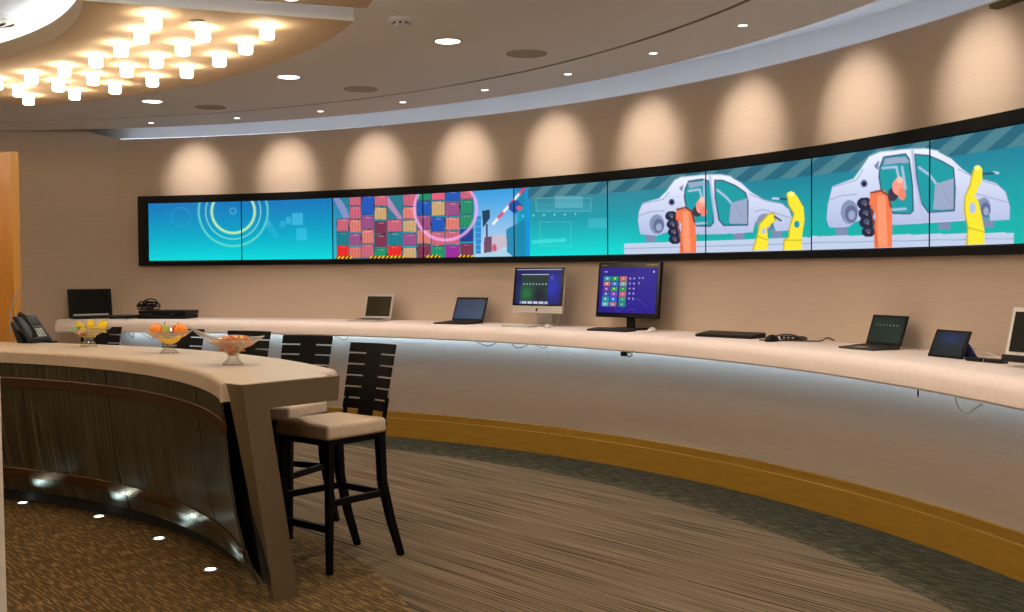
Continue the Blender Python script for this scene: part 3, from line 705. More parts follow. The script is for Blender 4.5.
# ------------------------------------------------------------------ BAR STOOLS
def make_stool():
    t = thing('bar_stool', 'stool', 'bar stool')
    sh = .765; hw = .215
    m = MB()                                     # padded seat: rounded slab
    def seat_poly(k, z):
        return [(-hw*k, -.21*k, z), (hw*k, -.21*k, z), (hw*k*.93, .21*k, z), (-hw*k*.93, .21*k, z)]
    m.hexa(seat_poly(1, .685), seat_poly(.985, sh)); o = m.build('seat', M_SEAT, t, smooth=True, bevel=.02, seg=4)
    m = MB(); m.hexa([(-.2, -.195, .655), (.2, -.195, .655), (.185, .2, .655), (-.185, .2, .655)], [(-.207, -.2, .685), (.207, -.2, .685), (.19, .205, .685), (-.19, .205, .685)]); m.build('seat_frame', M_WENGE, t)
    for s in (-1, 1):
        m = MB(); m.bar((s*.188, -.18, .66), (s*.19, -.19, 0), .04, .04, .03, .03); m.build('leg', M_WENGE, t, bevel=.003)
    for s in (-1, 1):
        m = MB(); pts = [(s*.178, .32, 0), (s*.175, .25, .2), (s*.172, .192, .42), (s*.172, .18, .66), (s*.172, .20, .74)]; w = [.03, .036, .04, .042, .034]
        for i in range(4): m.bar(pts[i], pts[i+1], w[i], w[i], w[i+1], w[i+1])
        m.build('leg', M_WENGE, t)
    def st(name, a, b): m = MB(); m.bar(a, b, .022, .034, up=(0, 0, 1)); m.build(name, M_WENGE, t)
    st('foot_rail', (-.18, -.188, .23), (.18, -.188, .23))
    st('stretcher', (-.165, .198, .36), (.165, .198, .36))
    for s in (-1, 1): st('stretcher', (s*.185, -.18, .36), (s*.176, .185, .36))
    # ladder back: six bowed slats on a middle spine
    def yb(z): return .20+(z-.74)*.215
    nsl = 6; z0, z1 = .785, 1.15; hgt = (z1-z0)/nsl
    for k in range(nsl):
        za, zb = z0+k*hgt+.0045, z0+(k+1)*hgt-.0045
        wv = .168+.012*(k/5); vs = []; fs = []; n = 10
        for i in range(n+1):
            x = -wv+2*wv*i/n; bow = .016*(1-(x/wv)**2)
            for z in (za, zb):
                for d in (0, .013): vs.append((x, yb(z)+bow+d, z))
        for i in range(n):
            b = i*4; c = b+4
            fs += [(b, c, c+2, b+2), (b+1, b+3, c+3, c+1), (b, b+1, c+1, c), (b+2, c+2, c+3, b+3)]
        fs += [(0, 2, 3, 1), (n*4, n*4+1, n*4+3, n*4+2)]
        m = MB(); m.add(vs, fs); m.build('slat', M_WENGE, t)
    m = MB(); m.bar((0, yb(.74)+.022, .74), (0, yb(1.145)+.022, 1.145), .105, .016, up=(0, 1, 0)); m.build('spine', M_WENGE, t)
    for s in (-1, 1): m = MB(); m.bar((s*.160, yb(.73)+.012, .70), (s*.162, yb(.86)+.018, .86), .02, .014); m.build('back_post', M_WENGE, t)
    return t
stools = [(-.955, 5.925, 41, 'dark wood bar stool with cream seat nearest the camera, wholly in view'),
          (-1.385, 6.67, 24, 'dark wood bar stool just behind the nearest stool, seat half hidden by the end leg'),
          (-1.89, 7.23, 27, 'dark wood bar stool whose slatted back shows behind the bowl of amber sweets'),
          (-2.42, 7.57, 26, 'dark wood bar stool whose back shows just right of the fruit bowl'),
          (-3.12, 7.96, 22, 'dark wood bar stool whose back shows right of the yellow sweets bowl')]
s0 = make_stool()
for i, (x, y, az, lab) in enumerate(stools):
    rz = -math.radians(az)
    if i == 0: s0.location = (x, y, 0); s0.rotation_euler = (0, 0, rz); s0['label'] = lab; s0['group'] = 'bar stools along the island'
    else: dup(s0, (x, y, 0), rz, lab)
# ------------------------------------------------------------------ BOWLS, FRUIT, SWEETS
def bowl(name_label, P, r, h, rz, lift=0, lean=0):
    t = thing('glass_bowl', name_label, 'bowl', P, rz, 'twisted glass bowls on the bar')
    n = 48; rings = []
    def rr(a, rad, sq): return rad*(1+sq*(abs(math.cos(2*a))**1.5-.5)) if True else rad
    vs = []; fs = []
    prof = [(.022, .048), (.03, .056), (.34*r, .056+.26*(h-.056)), (.64*r, .056+.55*(h-.056)), (.87*r, .056+.82*(h-.056)), (1.0*r, h)]
    for j, (rad, z) in enumerate(prof):
        f = j/(len(prof)-1)
        for i in range(n):
            a = 2*PI*i/n; q = rr(a, rad, .14*f); up = f*f*(.004*math.cos(4*a))
            ext = lift*max(0, math.cos(a-PI))**4*f**2
            vs.append(((q+ext*1.1)*math.cos(a), (q+ext*.3)*math.sin(a), z+up+ext))
    for j in range(len(prof)-1):
        for i in range(n): fs.append((j*n+i, j*n+(i+1) % n, (j+1)*n+(i+1) % n, (j+1)*n+i))
    fs.append(list(range(n))[::-1])
    m = MB(); m.add(vs, fs); o = m.build('cup', M_GLASS, t, smooth=True); sd = o.modifiers.new('wall', 'SOLIDIFY'); sd.thickness = .0025; sd.offset = 1
    # twisted square foot
    vs = []; fs = []; prof = [(.056, 0), (.053, .006), (.036, .02), (.024, .036), (.026, .05)]
    for j, (rad, z) in enumerate(prof):
        for i in range(4*5):
            a = 2*PI*i/20; k = 1/max(abs(math.cos(a)), abs(math.sin(a))); k = 1+(k-1)*.8; tw = z*14
            vs.append((rad*k*math.cos(a+tw), rad*k*math.sin(a+tw), z))
    for j in range(4):
        for i in range(20): fs.append((j*20+i, j*20+(i+1) % 20, (j+1)*20+(i+1) % 20, (j+1)*20+i))
    fs += [list(range(20))[::-1], [80+i for i in range(20)]]
    m = MB(); m.add(vs, fs); m.build('foot', M_GLASS, t, smooth=False)
    return t
B1 = Vector(on_z(89, 346.5, ZI)); B2 = Vector(on_z(169, 353, ZI)); B3 = Vector(on_z(233, 364.5, ZI))
bowl('twisted glass bowl of yellow wrapped sweets, nearest the desk phone', B1, .145, .125, .35)
bowl('twisted glass bowl holding fruit, between the two sweet bowls', B2, .142, .135, .1)
bowl('twisted glass bowl of amber sweets with one lip rising high, nearest the end leg', B3, .158, .145, .25, lift=.06)
def fruit_parts(name, label, cat, P, kind):
    t = thing(name, label, cat, P, random.random())
    if kind == 'orange':
        m = MB(); m.sphere((0, 0, 0), .042, 20, 14, sc=(1, 1, .95)); m.build('flesh', M_ORANGE, t, smooth=True)
        m = MB(); m.lathe([(.004, .039), (.003, .042), (.001, .043)], 8); m.build('stem_scar', M_STEM, t)
    elif kind in ('apple', 'green'):
        f = lambda p: 1-.28*math.exp(-((1-p.z)/.06))-.16*math.exp(-((1+p.z)/.05))
        m = MB(); m.sphere((0, 0, 0), .036, 20, 16, sc=(1, 1, .98 if kind == 'apple' else 1.1), fn=f); m.build('body', M_APPLE if kind == 'apple' else M_GREENF, t, smooth=True)
        m = MB(); m.tube([(0, 0, .027), (.002, 0, .04), (.005, .002, .058 if kind == 'green' else .046)], .0022, 6); m.build('stem', M_STEM, t)
    return t
fruit_parts('orange', 'orange at the left of the fruit bowl', 'fruit', B2+Vector((-.076, -.01, .138)), 'orange')
fruit_parts('orange', 'orange at the right of the fruit bowl, before the red apple', 'fruit', B2+Vector((.080, -.015, .138)), 'orange')
fruit_parts('apple', 'red apple behind the right orange in the fruit bowl', 'fruit', B2+Vector((.036, .065, .140)), 'apple')
fruit_parts('pear', 'green fruit with upright stem in the middle of the fruit bowl', 'fruit', B2+Vector((-.045, .062, .134)), 'green')
for k, (dx, dy, dz, lab) in enumerate([(.02, -.052, .098, 'banana curving along the front of the fruit bowl, upper one'), (.015, -.02, .082, 'banana lying lower in the fruit bowl beneath the other fruit')]):
    t = thing('banana', lab, 'fruit', B2+Vector((dx, dy, dz)), .05)
    pts = [(.078*math.sin(a), 0, .055-.078*math.cos(a)) for a in np.linspace(-1.05, 1.05, 14)]
    rad = [.006, .011, .015, .0165, .017, .017, .017, .017, .017, .017, .0165, .015, .011, .006]
    if k: pts = [(x*.6, y, z*.6) for x, y, z in pts]; rad = [r*.8 for r in rad]
    m = MB(); m.tube(pts, rad, 10); m.build('fruit_body', M_BANANA, t, smooth=True)
    q = Vector(pts[0]); m = MB(); m.tube([q, q+Vector((-.008, 0, .012))], .0045, 6); m.build('stem', M_STEM, t)
def candy_mesh(L, r, fan):
    m = MB(); n = 10
    prof = [(-L*.5-fan, r*.95), (-L*.5-fan*.2, r*.35), (-L*.5, r*.3), (-L*.38, r*.85), (-L*.15, r), (L*.15, r), (L*.38, r*.85), (L*.5, r*.3), (L*.5+fan*.2, r*.35), (L*.5+fan, r*.95)]
    vs = []; fs = []
    for j, (x, q) in enumerate(prof):
        for i in range(n):
            a = 2*PI*i/n; k = 1+(.35 if j in (0, 9) else .06)*(1 if i % 2 else -1); fl = .35 if j in (0, 9) else 1
            vs.append((x, q*k*math.cos(a), q*k*fl*math.sin(a)))
    for j in range(len(prof)-1):
        for i in range(n): fs.append((j*n+i, j*n+(i+1) % n, (j+1)*n+(i+1) % n, (j+1)*n+i))
    fs += [list(range(n)), [9*n+i for i in range(n)]]
    m.add(vs, fs); return m
rnd = random.Random(3)
def candies(base, spots, mats, L, r, fan, labels, group):
    proto = {}
    for k, (x, y, z, mk) in enumerate(spots):
        if mk not in proto: o = candy_mesh(L, r, fan).build('wrapped_sweet', mats[mk], smooth=True); proto[mk] = o
        else: o = proto[mk].copy(); COL.objects.link(o)
        o.location = base+Vector((x, y, z)); o.rotation_euler = (rnd.uniform(-.5, .5), rnd.uniform(-.7, .7), rnd.uniform(0, 6.3))
        tag(o, labels[mk], 'sweet', group[mk])
sp = []
for z, R, n in ((.075, .02, 2), (.09, .045, 4), (.108, .07, 6)):
    for j in range(n): a = 2*PI*j/n+z*30; sp.append((R*math.cos(a)+(.02 if z > .1 else 0), R*math.sin(a), z, 'y'))
sp += [(-.085, -.02, .116, 'g'), (-.062, -.05, .112, 'g'), (-.045, -.055, .1, 'r'), (-.02, -.06, .088, 'r')]
candies(B1, sp, {'y': M_YELLOW, 'g': M_GREENW, 'r': M_REDW}, .04, .013, .018, {'y': 'yellow wrapped sweet heaped in the bowl nearest the phone', 'g': 'green wrapped sweet at the left rim of the bowl nearest the phone', 'r': 'reddish wrapped sweet low in the bowl nearest the phone'},
        {'y': 'yellow sweets', 'g': 'green sweets', 'r': 'reddish sweets'})
# two tall yellow packets standing out of the heap
for k, (dx, dy, ry, lab) in enumerate([(.02, -.02, .15, 'tallest yellow packet standing in the middle of the sweets bowl'), (.085, -.01, .7, 'yellow packet leaning over the right rim of the sweets bowl'), (-.03, -.03, -.6, 'yellow packet leaning left in the sweets bowl'), (.06, .04, .35, 'yellow packet standing behind the right-leaning one in the sweets bowl'), (.0, .045, -.25, 'yellow packet standing at the back of the sweets bowl')]):
    m = MB(); vs = []; fs = []
    for j, (z, w, d) in enumerate([(0, .02, .006), (.015, .026, .012), (.03, .022, .014), (.046, .014, .008), (.066, .003, .002)]):
        for i in range(8): a = 2*PI*i/8; vs.append((w*math.cos(a)+(.003 if i % 2 else 0), d*math.sin(a), z))
    for j in range(4):
        for i in range(8): fs.append((j*8+i, j*8+(i+1) % 8, (j+1)*8+(i+1) % 8, (j+1)*8+i))
    fs += [list(range(8))[::-1], [32+i for i in range(8)]]
    m.add(vs, fs); o = m.build('sweet_packet', M_YELLOW, smooth=False); o.location = B1+Vector((dx, dy, .118)); o.rotation_euler = (0, ry, .3); tag(o, lab, 'sweet')
sp = []
for z, R, n in ((.07, .018, 3), (.085, .042, 6), (.105, .066, 9), (.124, .088, 11), (.136, .05, 8)):
    for j in range(n): a = 2*PI*j/n+z*17; sp.append((R*math.cos(a), R*math.sin(a), z, 'a' if (j+int(z*100)) % 3 else 'w'))
candies(B3, sp, {'a': M_AMBER, 'w': M_GOLDW}, .034, .014, .013, {'a': 'amber orange wrapped sweet in the bowl nearest the end leg', 'w': 'pale gold wrapped sweet in the bowl nearest the end leg'}, {'a': 'amber sweets', 'w': 'pale gold sweets'})
# ------------------------------------------------------------------ DESK PHONE on the bar
P = Vector(on_z(37, 343, ZI)); P.z = ZI
t = thing('desk_phone', 'dark desk phone on the left of the bar top', 'phone', P+Vector((-.045, .02, 0)), math.radians(64))
PHN = mat('phone_plastic', rgb(14, 18, 18), .45, spec=.25)
tilt = Matrix.Translation((0, 0, 0)) @ Matrix.Translation((0, -.085, .018)) @ Matrix.Rotation(math.radians(47), 4, 'X')
m = MB(); m.box((0, .11, 0), (.19, .24, .022), tilt); m.box((0, .11, .012), (.17, .22, .006), tilt); m.build('body', PHN, t, bevel=.004)
m = MB(); m.prism([(-.085, 0), (-.02, 0), (.045, .14), (.03, .15)], -.06, .06, M=Matrix.Translation((0, .02, 0)) @ Matrix(((0, 0, 1, 0), (1, 0, 0, .075), (0, 1, 0, 0), (0, 0, 0, 1)))); m.build('stand', PHN, t)
m = MB(); m.tube([(-.065, .0, .035), (-.065, .03, .055), (-.065, .11, .062), (-.065, .19, .055), (-.065, .22, .035)], [.02, .016, .013, .016, .02], 10, M=tilt, smooth=0); m.build('handset', M_BLACK, t, smooth=True)
m = MB()
for i in range(3):
    for j in range(4): m.box((.0+i*.024, .03+j*.02, .018), (.016, .012, .006), tilt)
m.build('keypad', mat('pale_keys', rgb(196, 206, 204), .4), t)
m = MB(); m.box((.03, .165, .017), (.09, .06, .004), tilt); m.build('display', M_SCROFF, t)
m = MB(); m.box((.06, -.1, .008), (.05, .12, .012)); m.build('front_foot', M_BLACK, t)
m = MB(); m.tube([P+Vector((-.22, .10, .004)), P+Vector((-.245, .12, .1)), P+Vector((-.235, .13, .24)), P+Vector((-.20, .14, .34)), P+Vector((-.175, .145, .39))], .006, 8, smooth=2)
tag(m.build('grey_cable', M_GREYC, loc=P+Vector((-.22, .10, .004))), 'thin grey cable curving up behind the desk phone', 'cable')
# ------------------------------------------------------------------ WOOD PARTITION at the left
D = 8.75
pc = Vector(((14-512)/F*D, D, 0)); pl = Vector((-.95, .3, 0)).normalized()
m = MB(); w = .055; top = EYE+(271.8-151.5)/F*D
def hex4(a, b, c, d, z0, z1): return [Vector((q.x, q.y, z0)) for q in (a, b, c, d)], [Vector((q.x, q.y, z1)) for q in (a, b, c, d)]
a_, b_ = pc, pc+pl*1.1
t = thing('wood_partition', 'tall honey coloured wooden partition at the left edge of the picture', 'partition', (pc.x, pc.y, 0))
c_ = Vector((pc.x+.048, pc.y+.02, 0)); back = Vector((.1, .35, 0))
m.hexa(*hex4(b_, a_, a_+Vector((.0, .05, 0)), b_+Vector((0, .05, 0)), 0, top)); local(m.build('face_board', M_DOORW, t), t)
m = MB(); m.hexa(*hex4(a_, c_, c_+Vector((-.015, .03, 0)), a_+Vector((0, .03, 0)), 0, top)); local(m.build('edge_board', mat('pale_honey_wood', rgb(196, 146, 62), .4), t), t)
# white pedestal, only its edge in view
D = 2.6
x0 = (4.6-512)/F*D
m = MB(); m.hexa([(x0-.3, D, 0), (x0-.003, D, 0), (x0-.30, D+.3, 0), (x0-.5, D+.3, 0)], [(x0-.3, D, 1.31), (x0-.013, D, 1.31), (x0-.31, D+.3, 1.31), (x0-.5, D+.3, 1.31)])
tag(m.build('white_pedestal', M_WHITE, bevel=.005, loc=(x0-.15, D+.15, 0)), 'pale pedestal edge showing as a sliver at the lower left border', 'pedestal')
# ------------------------------------------------------------------ COMPUTERS ON THE WALL COUNTER
ZK = 1.089
def place(px, R, delta=6): 
    ph = phi_of(on_R(px, 320, R)); return PP(R, ph, ZK), -math.radians(ph-delta)
def screen_quad(name, w, h, M, paint, parent, mt, res=.003):
    nx, ny = max(8, int(w/res)), max(8, int(h/res))
    u = np.linspace(0, 1, nx); v = np.linspace(0, 1, ny); U, V = np.meshgrid(u, v)
    L = np.stack([(U-.5)*w, U*0, (1-V)*h, U*0+1], -1) @ np.array(M).T
    c = Canvas(U*100, V*100); c.C[:] = 0; paint(c)
    return grid_mesh(name, L[..., :3], c.C, mt, parent)
def p_off(col):
    def f(c): c.C[:] = col
    return f
def laptop(label, px, R, delta, w, d, sh, tilt, body, bez, paint, keys=M_DKGREY, hinge=None, glossy=True):
    P, rz = place(px, R, delta); t = thing('laptop', label, 'laptop', P, rz)
    m = MB(); m.hexa([(-w/2, -d/2, 0), (w/2, -d/2, 0), (w/2, d/2, 0), (-w/2, d/2, 0)], [(-w/2, -d/2, .010), (w/2, -d/2, .010), (w/2, d/2, .019), (-w/2, d/2, .019)]); base_ = m.build('base', body, t, bevel=.003)
    KM = Matrix.Translation((0, 0, .0152)) @ Matrix.Rotation(math.atan(.009/d), 4, 'X')
    m = MB()
    for j in range(5):
        for i in range(12): m.box((-w*.42+i*w*.84/11, d*.36-j*d*.095, .0012), (w*.062, d*.075, .0024), KM)
    m.build('keyboard', keys, base_)
    m = MB(); m.box((0, -d*.3, .0006), (w*.28, d*.2, .0012), KM); m.build('touchpad', M_DKGREY if body is M_BLACK else M_SILVER, base_)
    LM = Matrix.Translation((0, d/2-.004, .019)) @ Matrix.Rotation(-math.radians(tilt), 4, 'X')
    m = MB(); m.box((0, .004, sh/2), (w, .008, sh), LM); lid = m.build('lid', body if bez is None else bez, t, bevel=.003)
    if bez is not None: m = MB(); m.box((0, .0095, sh/2), (w, .003, sh), LM); m.build('lid_shell', body, t)
    if hinge: m = MB(); m.box((0, -.003, .012), (w*.8, .008, .016), LM); m.build('hinge_strip', hinge, lid)
    SM = LM @ Matrix.Translation((0, -.0012, sh*.09))
    if callable(paint): screen_quad('screen', w*.9, sh*.82, SM, paint, lid, M_MONSCREEN)
    else: m = MB(); m.box((0, 0, sh*.41), (w*.88, .0015, sh*.82), SM); m.build('screen', paint, lid)
    return t
laptop('large black open laptop at the far left end of the wall counter', 94, 7.44, 40, .42, .26, .275, 12, M_BLACK, None, M_SCROFF, hinge=M_SILVER)
laptop('silver laptop with dark olive screen, left of the blue-screened laptop', 369, 7.42, 0, .31, .24, .225, 14, M_ALU, None, M_SCROLV)
def p_blue(c):
    c.C[:] = (20, 44, 74); c.C += (c.Y[..., None]/100)*np.array([6, 14, 20]); c.rect(42, 34, 48, 44, (10, 24, 44)); c.rect(52, 34, 58, 44, (10, 24, 44)); c.rect(0, 0, 100, 4, (30, 34, 60))
laptop('black laptop with plain blue screen, left of the silver all-in-one computer', 458, 7.40, 2, .34, .25, .215, 22, M_BLACK, None, p_blue)
def p_green(c):
    c.C[:] = (16, 32, 26); c.C += (np.clip(c.X/100*c.Y/100, 0, 1)[..., None])*np.array([6, 16, 8])
    for j in range(7): c.rect(14+j*11, 28, 17+j*11, 33, (110, 140, 130))
laptop('slim open laptop with dark green screen and row of small icons, at right', 869, 7.50, 4, .275, .20, .175, 19, M_DKGREY, M_BLACK, p_green)
# closed black gear at the left corner
P, rz = place(168, 7.45, 4)
t = thing('equipment_case', 'long flat black equipment case lying at the left of the wall counter', 'case', P, rz)
m = MB(); m.box((0, 0, .021), (.50, .28, .04)); m.build('lower_shell', M_BLACK, t, bevel=.008)
m = MB(); m.box((0.01, 0, .062), (.49, .29, .036)); m.build('lid', M_BLACK, t, bevel=.008)
m = MB(); m.box((-.1, -.152, .045), (.04, .008, .02)); m.box((.12, -.152, .045), (.04, .008, .02)); m.build('latches', M_DKGREY, t)
P, rz = place(124, 7.40, 2)
t = thing('closed_laptop', 'thin closed black laptop between the open black laptop and the case', 'laptop', P, rz)
m = MB(); m.box((0, 0, .012), (.2, .22, .016)); m.build('base', M_BLACK, t, bevel=.003)
m = MB(); m.box((0, 0, .027), (.2, .22, .012)); m.build('lid', M_DKGREY, t, bevel=.003)
m = MB()
for s_ in (-1, 1): m.box((s_*.08, 0, .002), (.02, .2, .004))
m.build('feet', M_BLACK, t)
P, rz = place(147, 7.32, 2); m = MB(); rnd = random.Random(5)
for k in range(9):
    pts = []; r_ = rnd.uniform(.035, .075); ph_ = rnd.random()*6; tl = rnd.uniform(-1.1, 1.1); ox, oz = rnd.uniform(-.04, .04), rnd.uniform(.03, .06)
    for j in range(15): a = 2*PI*j/14+ph_; pts.append((ox+r_*1.1*math.cos(a), r_*.7*math.sin(a), max(.008, oz+r_*tl*math.cos(a+1)+.01*math.sin(2*a))))
    m.tube(pts, .006, 6, M=Matrix.Translation(P+Vector((0, .03, .082))))
tag(m.build('cable_coil', M_BLACK, loc=P+Vector((0, 0, .08))), 'black coil of cable heaped on the black equipment case', 'cable')
# all-in-one computer
P, rz = place(538, 7.50, 3)
t = thing('desktop_computer', 'silver all-in-one computer with black bezel and blue green desktop', 'computer', P, rz)
w, h = .528, .375; LM = Matrix.Translation((0, -.02, .102)) @ Matrix.Rotation(-math.radians(7), 4, 'X')
m = MB(); m.box((0, .012, h/2), (w, .024, h), LM); hs = m.build('housing', M_ALU, t, bevel=.004)
m = MB(); m.box((0, -.001, .06+(h-.064)/2), (w*.99, .004, h-.064), LM); m.build('bezel', M_GLOSSB, hs)
def p_imac(c):
    c.C[:] = (8, 18, 84); c.C += (np.exp(-((c.X-80)/22)**2-((c.Y-50)/40)**2))[..., None]*np.array([10, 20, 90])
    c.rect(12, 16, 72, 92, (16, 48, 50)); k = np.exp(-((c.X-25)/16)**2-((c.Y-70)/26)**2)[..., None]; c.C += k*np.array([10, 60, 10]); k = np.exp(-((c.X-52)/10)**2-((c.Y-75)/18)**2)[..., None]; c.C -= k*np.array([10, 40, 10])
    for j in range(8): c.ell(18+j*7, 43, 1.4, 2, (190, 220, 220), .9)
    c.rect(12, 14, 72, 17, (180, 190, 210)); c.rect(0, 0, 100, 2.5, (150, 160, 190))
    c.rect(12, 92, 74, 99, (140, 150, 190)); 
    for j in range(14): c.rect(14+j*4.2, 93, 16.5+j*4.2, 98, (230, 230, 240) if j % 3 else (110, 90, 160))
    c.ell(80, 24, 4, 8, (70, 90, 200), .6)
screen_quad('screen', .476, .285, LM @ Matrix.Translation((0, -.0042, .073)), p_imac, hs, M_MONSCREEN)
m = MB(); m.sphere((0, -.001, .028), .012, 14, 10, M=LM, sc=(1, .12, 1)); m.sphere((.002, -.001, .043), .004, 8, 6, M=LM, sc=(.6, .3, 1)); m.build('logo', M_BLACK, hs)
m = MB(); m.bar((0, .03, .20), (0, .10, .008), .16, .008, up=(0, 1, 0)); m.box((0, .03, .004), (.20, .19, .007)); m.build('stand', M_ALU, t, bevel=.002)
P, rz = place(519, 7.31, 3)
t = thing('keyboard', 'thin white keyboard before the silver all-in-one computer', 'keyboard', P, rz)
def kb(t, w, d, h, body, keys, rows=5, cols=14):
    m = MB(); m.hexa([(-w/2, -d/2, 0), (w/2, -d/2, 0), (w/2, d/2, 0), (-w/2, d/2, 0)], [(-w/2, -d/2, h*.5), (w/2, -d/2, h*.5), (w/2, d/2, h), (-w/2, d/2, h)]); m.build('base', body, t, bevel=.002)
    m = MB(); KM = Matrix.Translation((0, 0, h*.76)) @ Matrix.Rotation(math.atan(h*.5/d), 4, 'X')
    for j in range(rows):
        for i in range(cols): m.box((-w*.46+i*w*.92/(cols-1), d*.38-j*d*.76/(rows-1), .002), (w*.92/(cols-1)*.82, d*.76/(rows-1)*.8, .004), KM)
    m.build('keys', keys, t)
kb(t, .28, .11, .014, M_ALU, M_WHITE)
def mouse(label, px, R, body, wheel=M_DKGREY, sc=1.0):
    P, rz = place(px, R, 20); t = thing('computer_mouse', label, 'mouse', P, rz)
    m = MB(); vs = []; m.sphere((0, 0, .0), .03, 18, 12, sc=(1*sc, 1.75*sc, 1.15*sc)); 
    m.v = [Vector((p.x, p.y, max(p.z, .001))) for p in m.v]; m.build('shell', body, t, smooth=True)
    m = MB(); m.box((0, -.028*sc, .028*sc), (.006, .014, .006)); m.build('wheel', wheel, t)
    return t
mouse('flat white mouse right of the white keyboard', 548, 7.36, M_WHITE, sc=.85)
m = MB(); P = col_at(560, 318, 7.55, ZK+.004)
for k in range(3):
    m.tube([P+Vector((-.04+.02*k, .03, 0)), P+Vector((-.02, 0, .03+.02*k)), P+Vector((.03, .02, .05+.02*k)), P+Vector((.05+.01*k, .04, .02)), P+Vector((.08, .02, 0))], .0035, 6, smooth=2)
tag(m.build('grey_cable', M_GREYC, loc=P), 'tangled pale cables at the stand of the silver all-in-one computer', 'cable')
# large dark monitor with tile screen
P, rz = place(630, 7.58, 6)
t = thing('monitor', 'large black monitor showing coloured tiles on a violet blue screen', 'monitor', P, rz)
w, h = .60, .415; LM = Matrix.Translation((0, -.05, .09)) @ Matrix.Rotation(-math.radians(6), 4, 'X')
m = MB(); m.box((0, .016, h/2), (w, .032, h), LM); hs = m.build('housing', M_GLOSSB, t, bevel=.004)
def p_tiles(c):
    c.C[:] = (24, 4, 132); c.C += (c.X[..., None]/100)*np.array([-6, 0, 10])
    q = [(0, 150, 165), (30, 150, 60), (190, 110, 90), (20, 110, 200), (110, 40, 140), (30, 150, 60), (40, 80, 170), (120, 60, 170), (0, 150, 160), (30, 100, 210), (90, 170, 180), (150, 110, 130)]
    for j in range(6):
        for i in range(2): 
            x = 7+i*14-j*.3; y = 19+j*11.5; c.rect(x, y, x+12.5, y+10, q[j*2+i]); c.ell(x+6, y+5, 1.6, 2.2, (225, 235, 235), .8)
    q2 = [(190, 110, 90), (130, 160, 150), (30, 150, 60), (190, 90, 120), (0, 150, 110), (0, 140, 120)]
    for j in range(6): c.rect(36, 19+j*11.5, 48, 29+j*11.5, q2[j]); c.ell(42, 24+j*11.5, 1.5, 2.1, (230, 230, 230), .6)
    for j in range(5):
        for i in range(2): c.ell(54+i*7, 24+j*11, 1.5, 2, (200, 200, 240), .85)
    for i in range(2): c.ell(70+i*6, 23, 1.5, 2, (180, 190, 240), .8)
    c.ell(70, 34, 1.5, 2, (180, 190, 240), .8)
    c.rect(7, 8, 13, 10, (200, 200, 240), .8); c.ell(94, 9, 1.2, 2, (230, 230, 250))
    c.line([(30, 92), (38, 97), (52, 80), (68, 68), (80, 78), (86, 86)], .6, (90, 110, 220), .7); c.line([(50, 94), (60, 90), (66, 94)], .6, (110, 120, 220), .7)
screen_quad('screen', w*.915, h*.82, LM @ Matrix.Translation((0, -.0022, .035)), p_tiles, hs, M_MONSCREEN)
m = MB(); m.box((-.24, -.001, h-.022), (.05, .002, .006), LM); m.box((.22, -.001, h-.02), (.10, .002, .010), LM); m.build('sticker', mat('amber_print', rgb(170, 130, 60), .5), hs)
m = MB(); m.box((0, .01, .09), (.07, .02, .16)); m.box((0, .0, .006), (.26, .17, .012)); m.build('stand', M_BLACK, t, bevel=.003)
P, rz = place(611, 7.34, 8)
t = thing('keyboard', 'thin black keyboard before the large tiled monitor', 'keyboard', P, rz); kb(t, .36, .13, .018, M_BLACK, M_DKGREY)
mouse('black mouse with pale top right of the tiled monitor', 652, 7.47, M_WHITE, M_BLACK)
P, rz = place(730, 7.47, 14)
t = thing('keyboard', 'wide black keyboard lying alone right of the tiled monitor', 'keyboard', P, rz); kb(t, .45, .16, .032, M_BLACK, M_DKGREY, 6, 19)
mouse('black mouse right of the wide black keyboard', 772, 7.41, M_BLACK, sc=1.25)
# small hub and cables
P, rz = place(795, 7.62, 10)
t = thing('usb_hub', 'small black adapter box with ports behind the black mouse', 'adapter', P, rz)
m = MB(); m.box((-.02, 0, .013), (.15, .06, .024)); m.build('box', M_BLACK, t, bevel=.003)
for k in range(3): m = MB(); m.box((-.06+k*.035, -.031, .014), (.018, .003, .009)); m.build('port', M_SILVER, t)
m = MB(); m.box((.07, 0, .012), (.03, .03, .016)); m.build('plug', M_DKGREY, t)
m = MB(); P = col_at(790, 336, 7.52, ZK+.006)
m.tube([P+Vector((-.18, .05, 0)), P+Vector((-.1, -.02, 0)), P+Vector((-.02, -.04, 0)), P+Vector((.1, -.1, 0)), P+Vector((.17, -.12, .0)), P+Vector((.20, -.1, .025)), P+Vector((.24, -.13, .004))], .0045, 6, smooth=2)
m.tube([P+Vector((-.12, .06, .0)), P+Vector((-.05, .09, .03)), P+Vector((.03, .04, .035)), P+Vector((.09, .0, .0))], .0045, 6, smooth=2)
tag(m.build('grey_cable', M_DKGREY, loc=P), 'dark cables trailing from the small adapter box along the counter', 'cable')
# tablet on blue kickstand
P, rz = place(949, 7.50, 6)
t = thing('tablet', 'black tablet propped upright on a blue stand cover', 'tablet', P, rz)
LM = Matrix.Translation((0, -.03, .002)) @ Matrix.Rotation(-math.radians(24), 4, 'X'); w, h = .24, .148
m = MB(); m.box((0, .005, h/2), (w, .010, h), LM); m.build('body', M_GLOSSB, t, bevel=.003)
def p_tab(c): c.C[:] = (14, 22, 30); c.C += np.exp(-((c.X-50)/40)**2-((c.Y-30)/26)**2)[..., None]*np.array([0, 22, 60])
screen_quad('screen', w*.88, h*.86, LM @ Matrix.Translation((0, -.001, h*.07)), p_tab, t, M_MONSCREEN)
m = MB(); m.bar((0.02, .02, .075), (.02, .075, .003), w*.8, .004, up=(0, 1, 0)); m.build('stand_cover', M_BLUEP, t)
P, rz = place(986, 7.50, 12)
t = thing('power_adapter', 'flat black adapter with short cable between tablet and white monitor', 'adapter', P, rz)
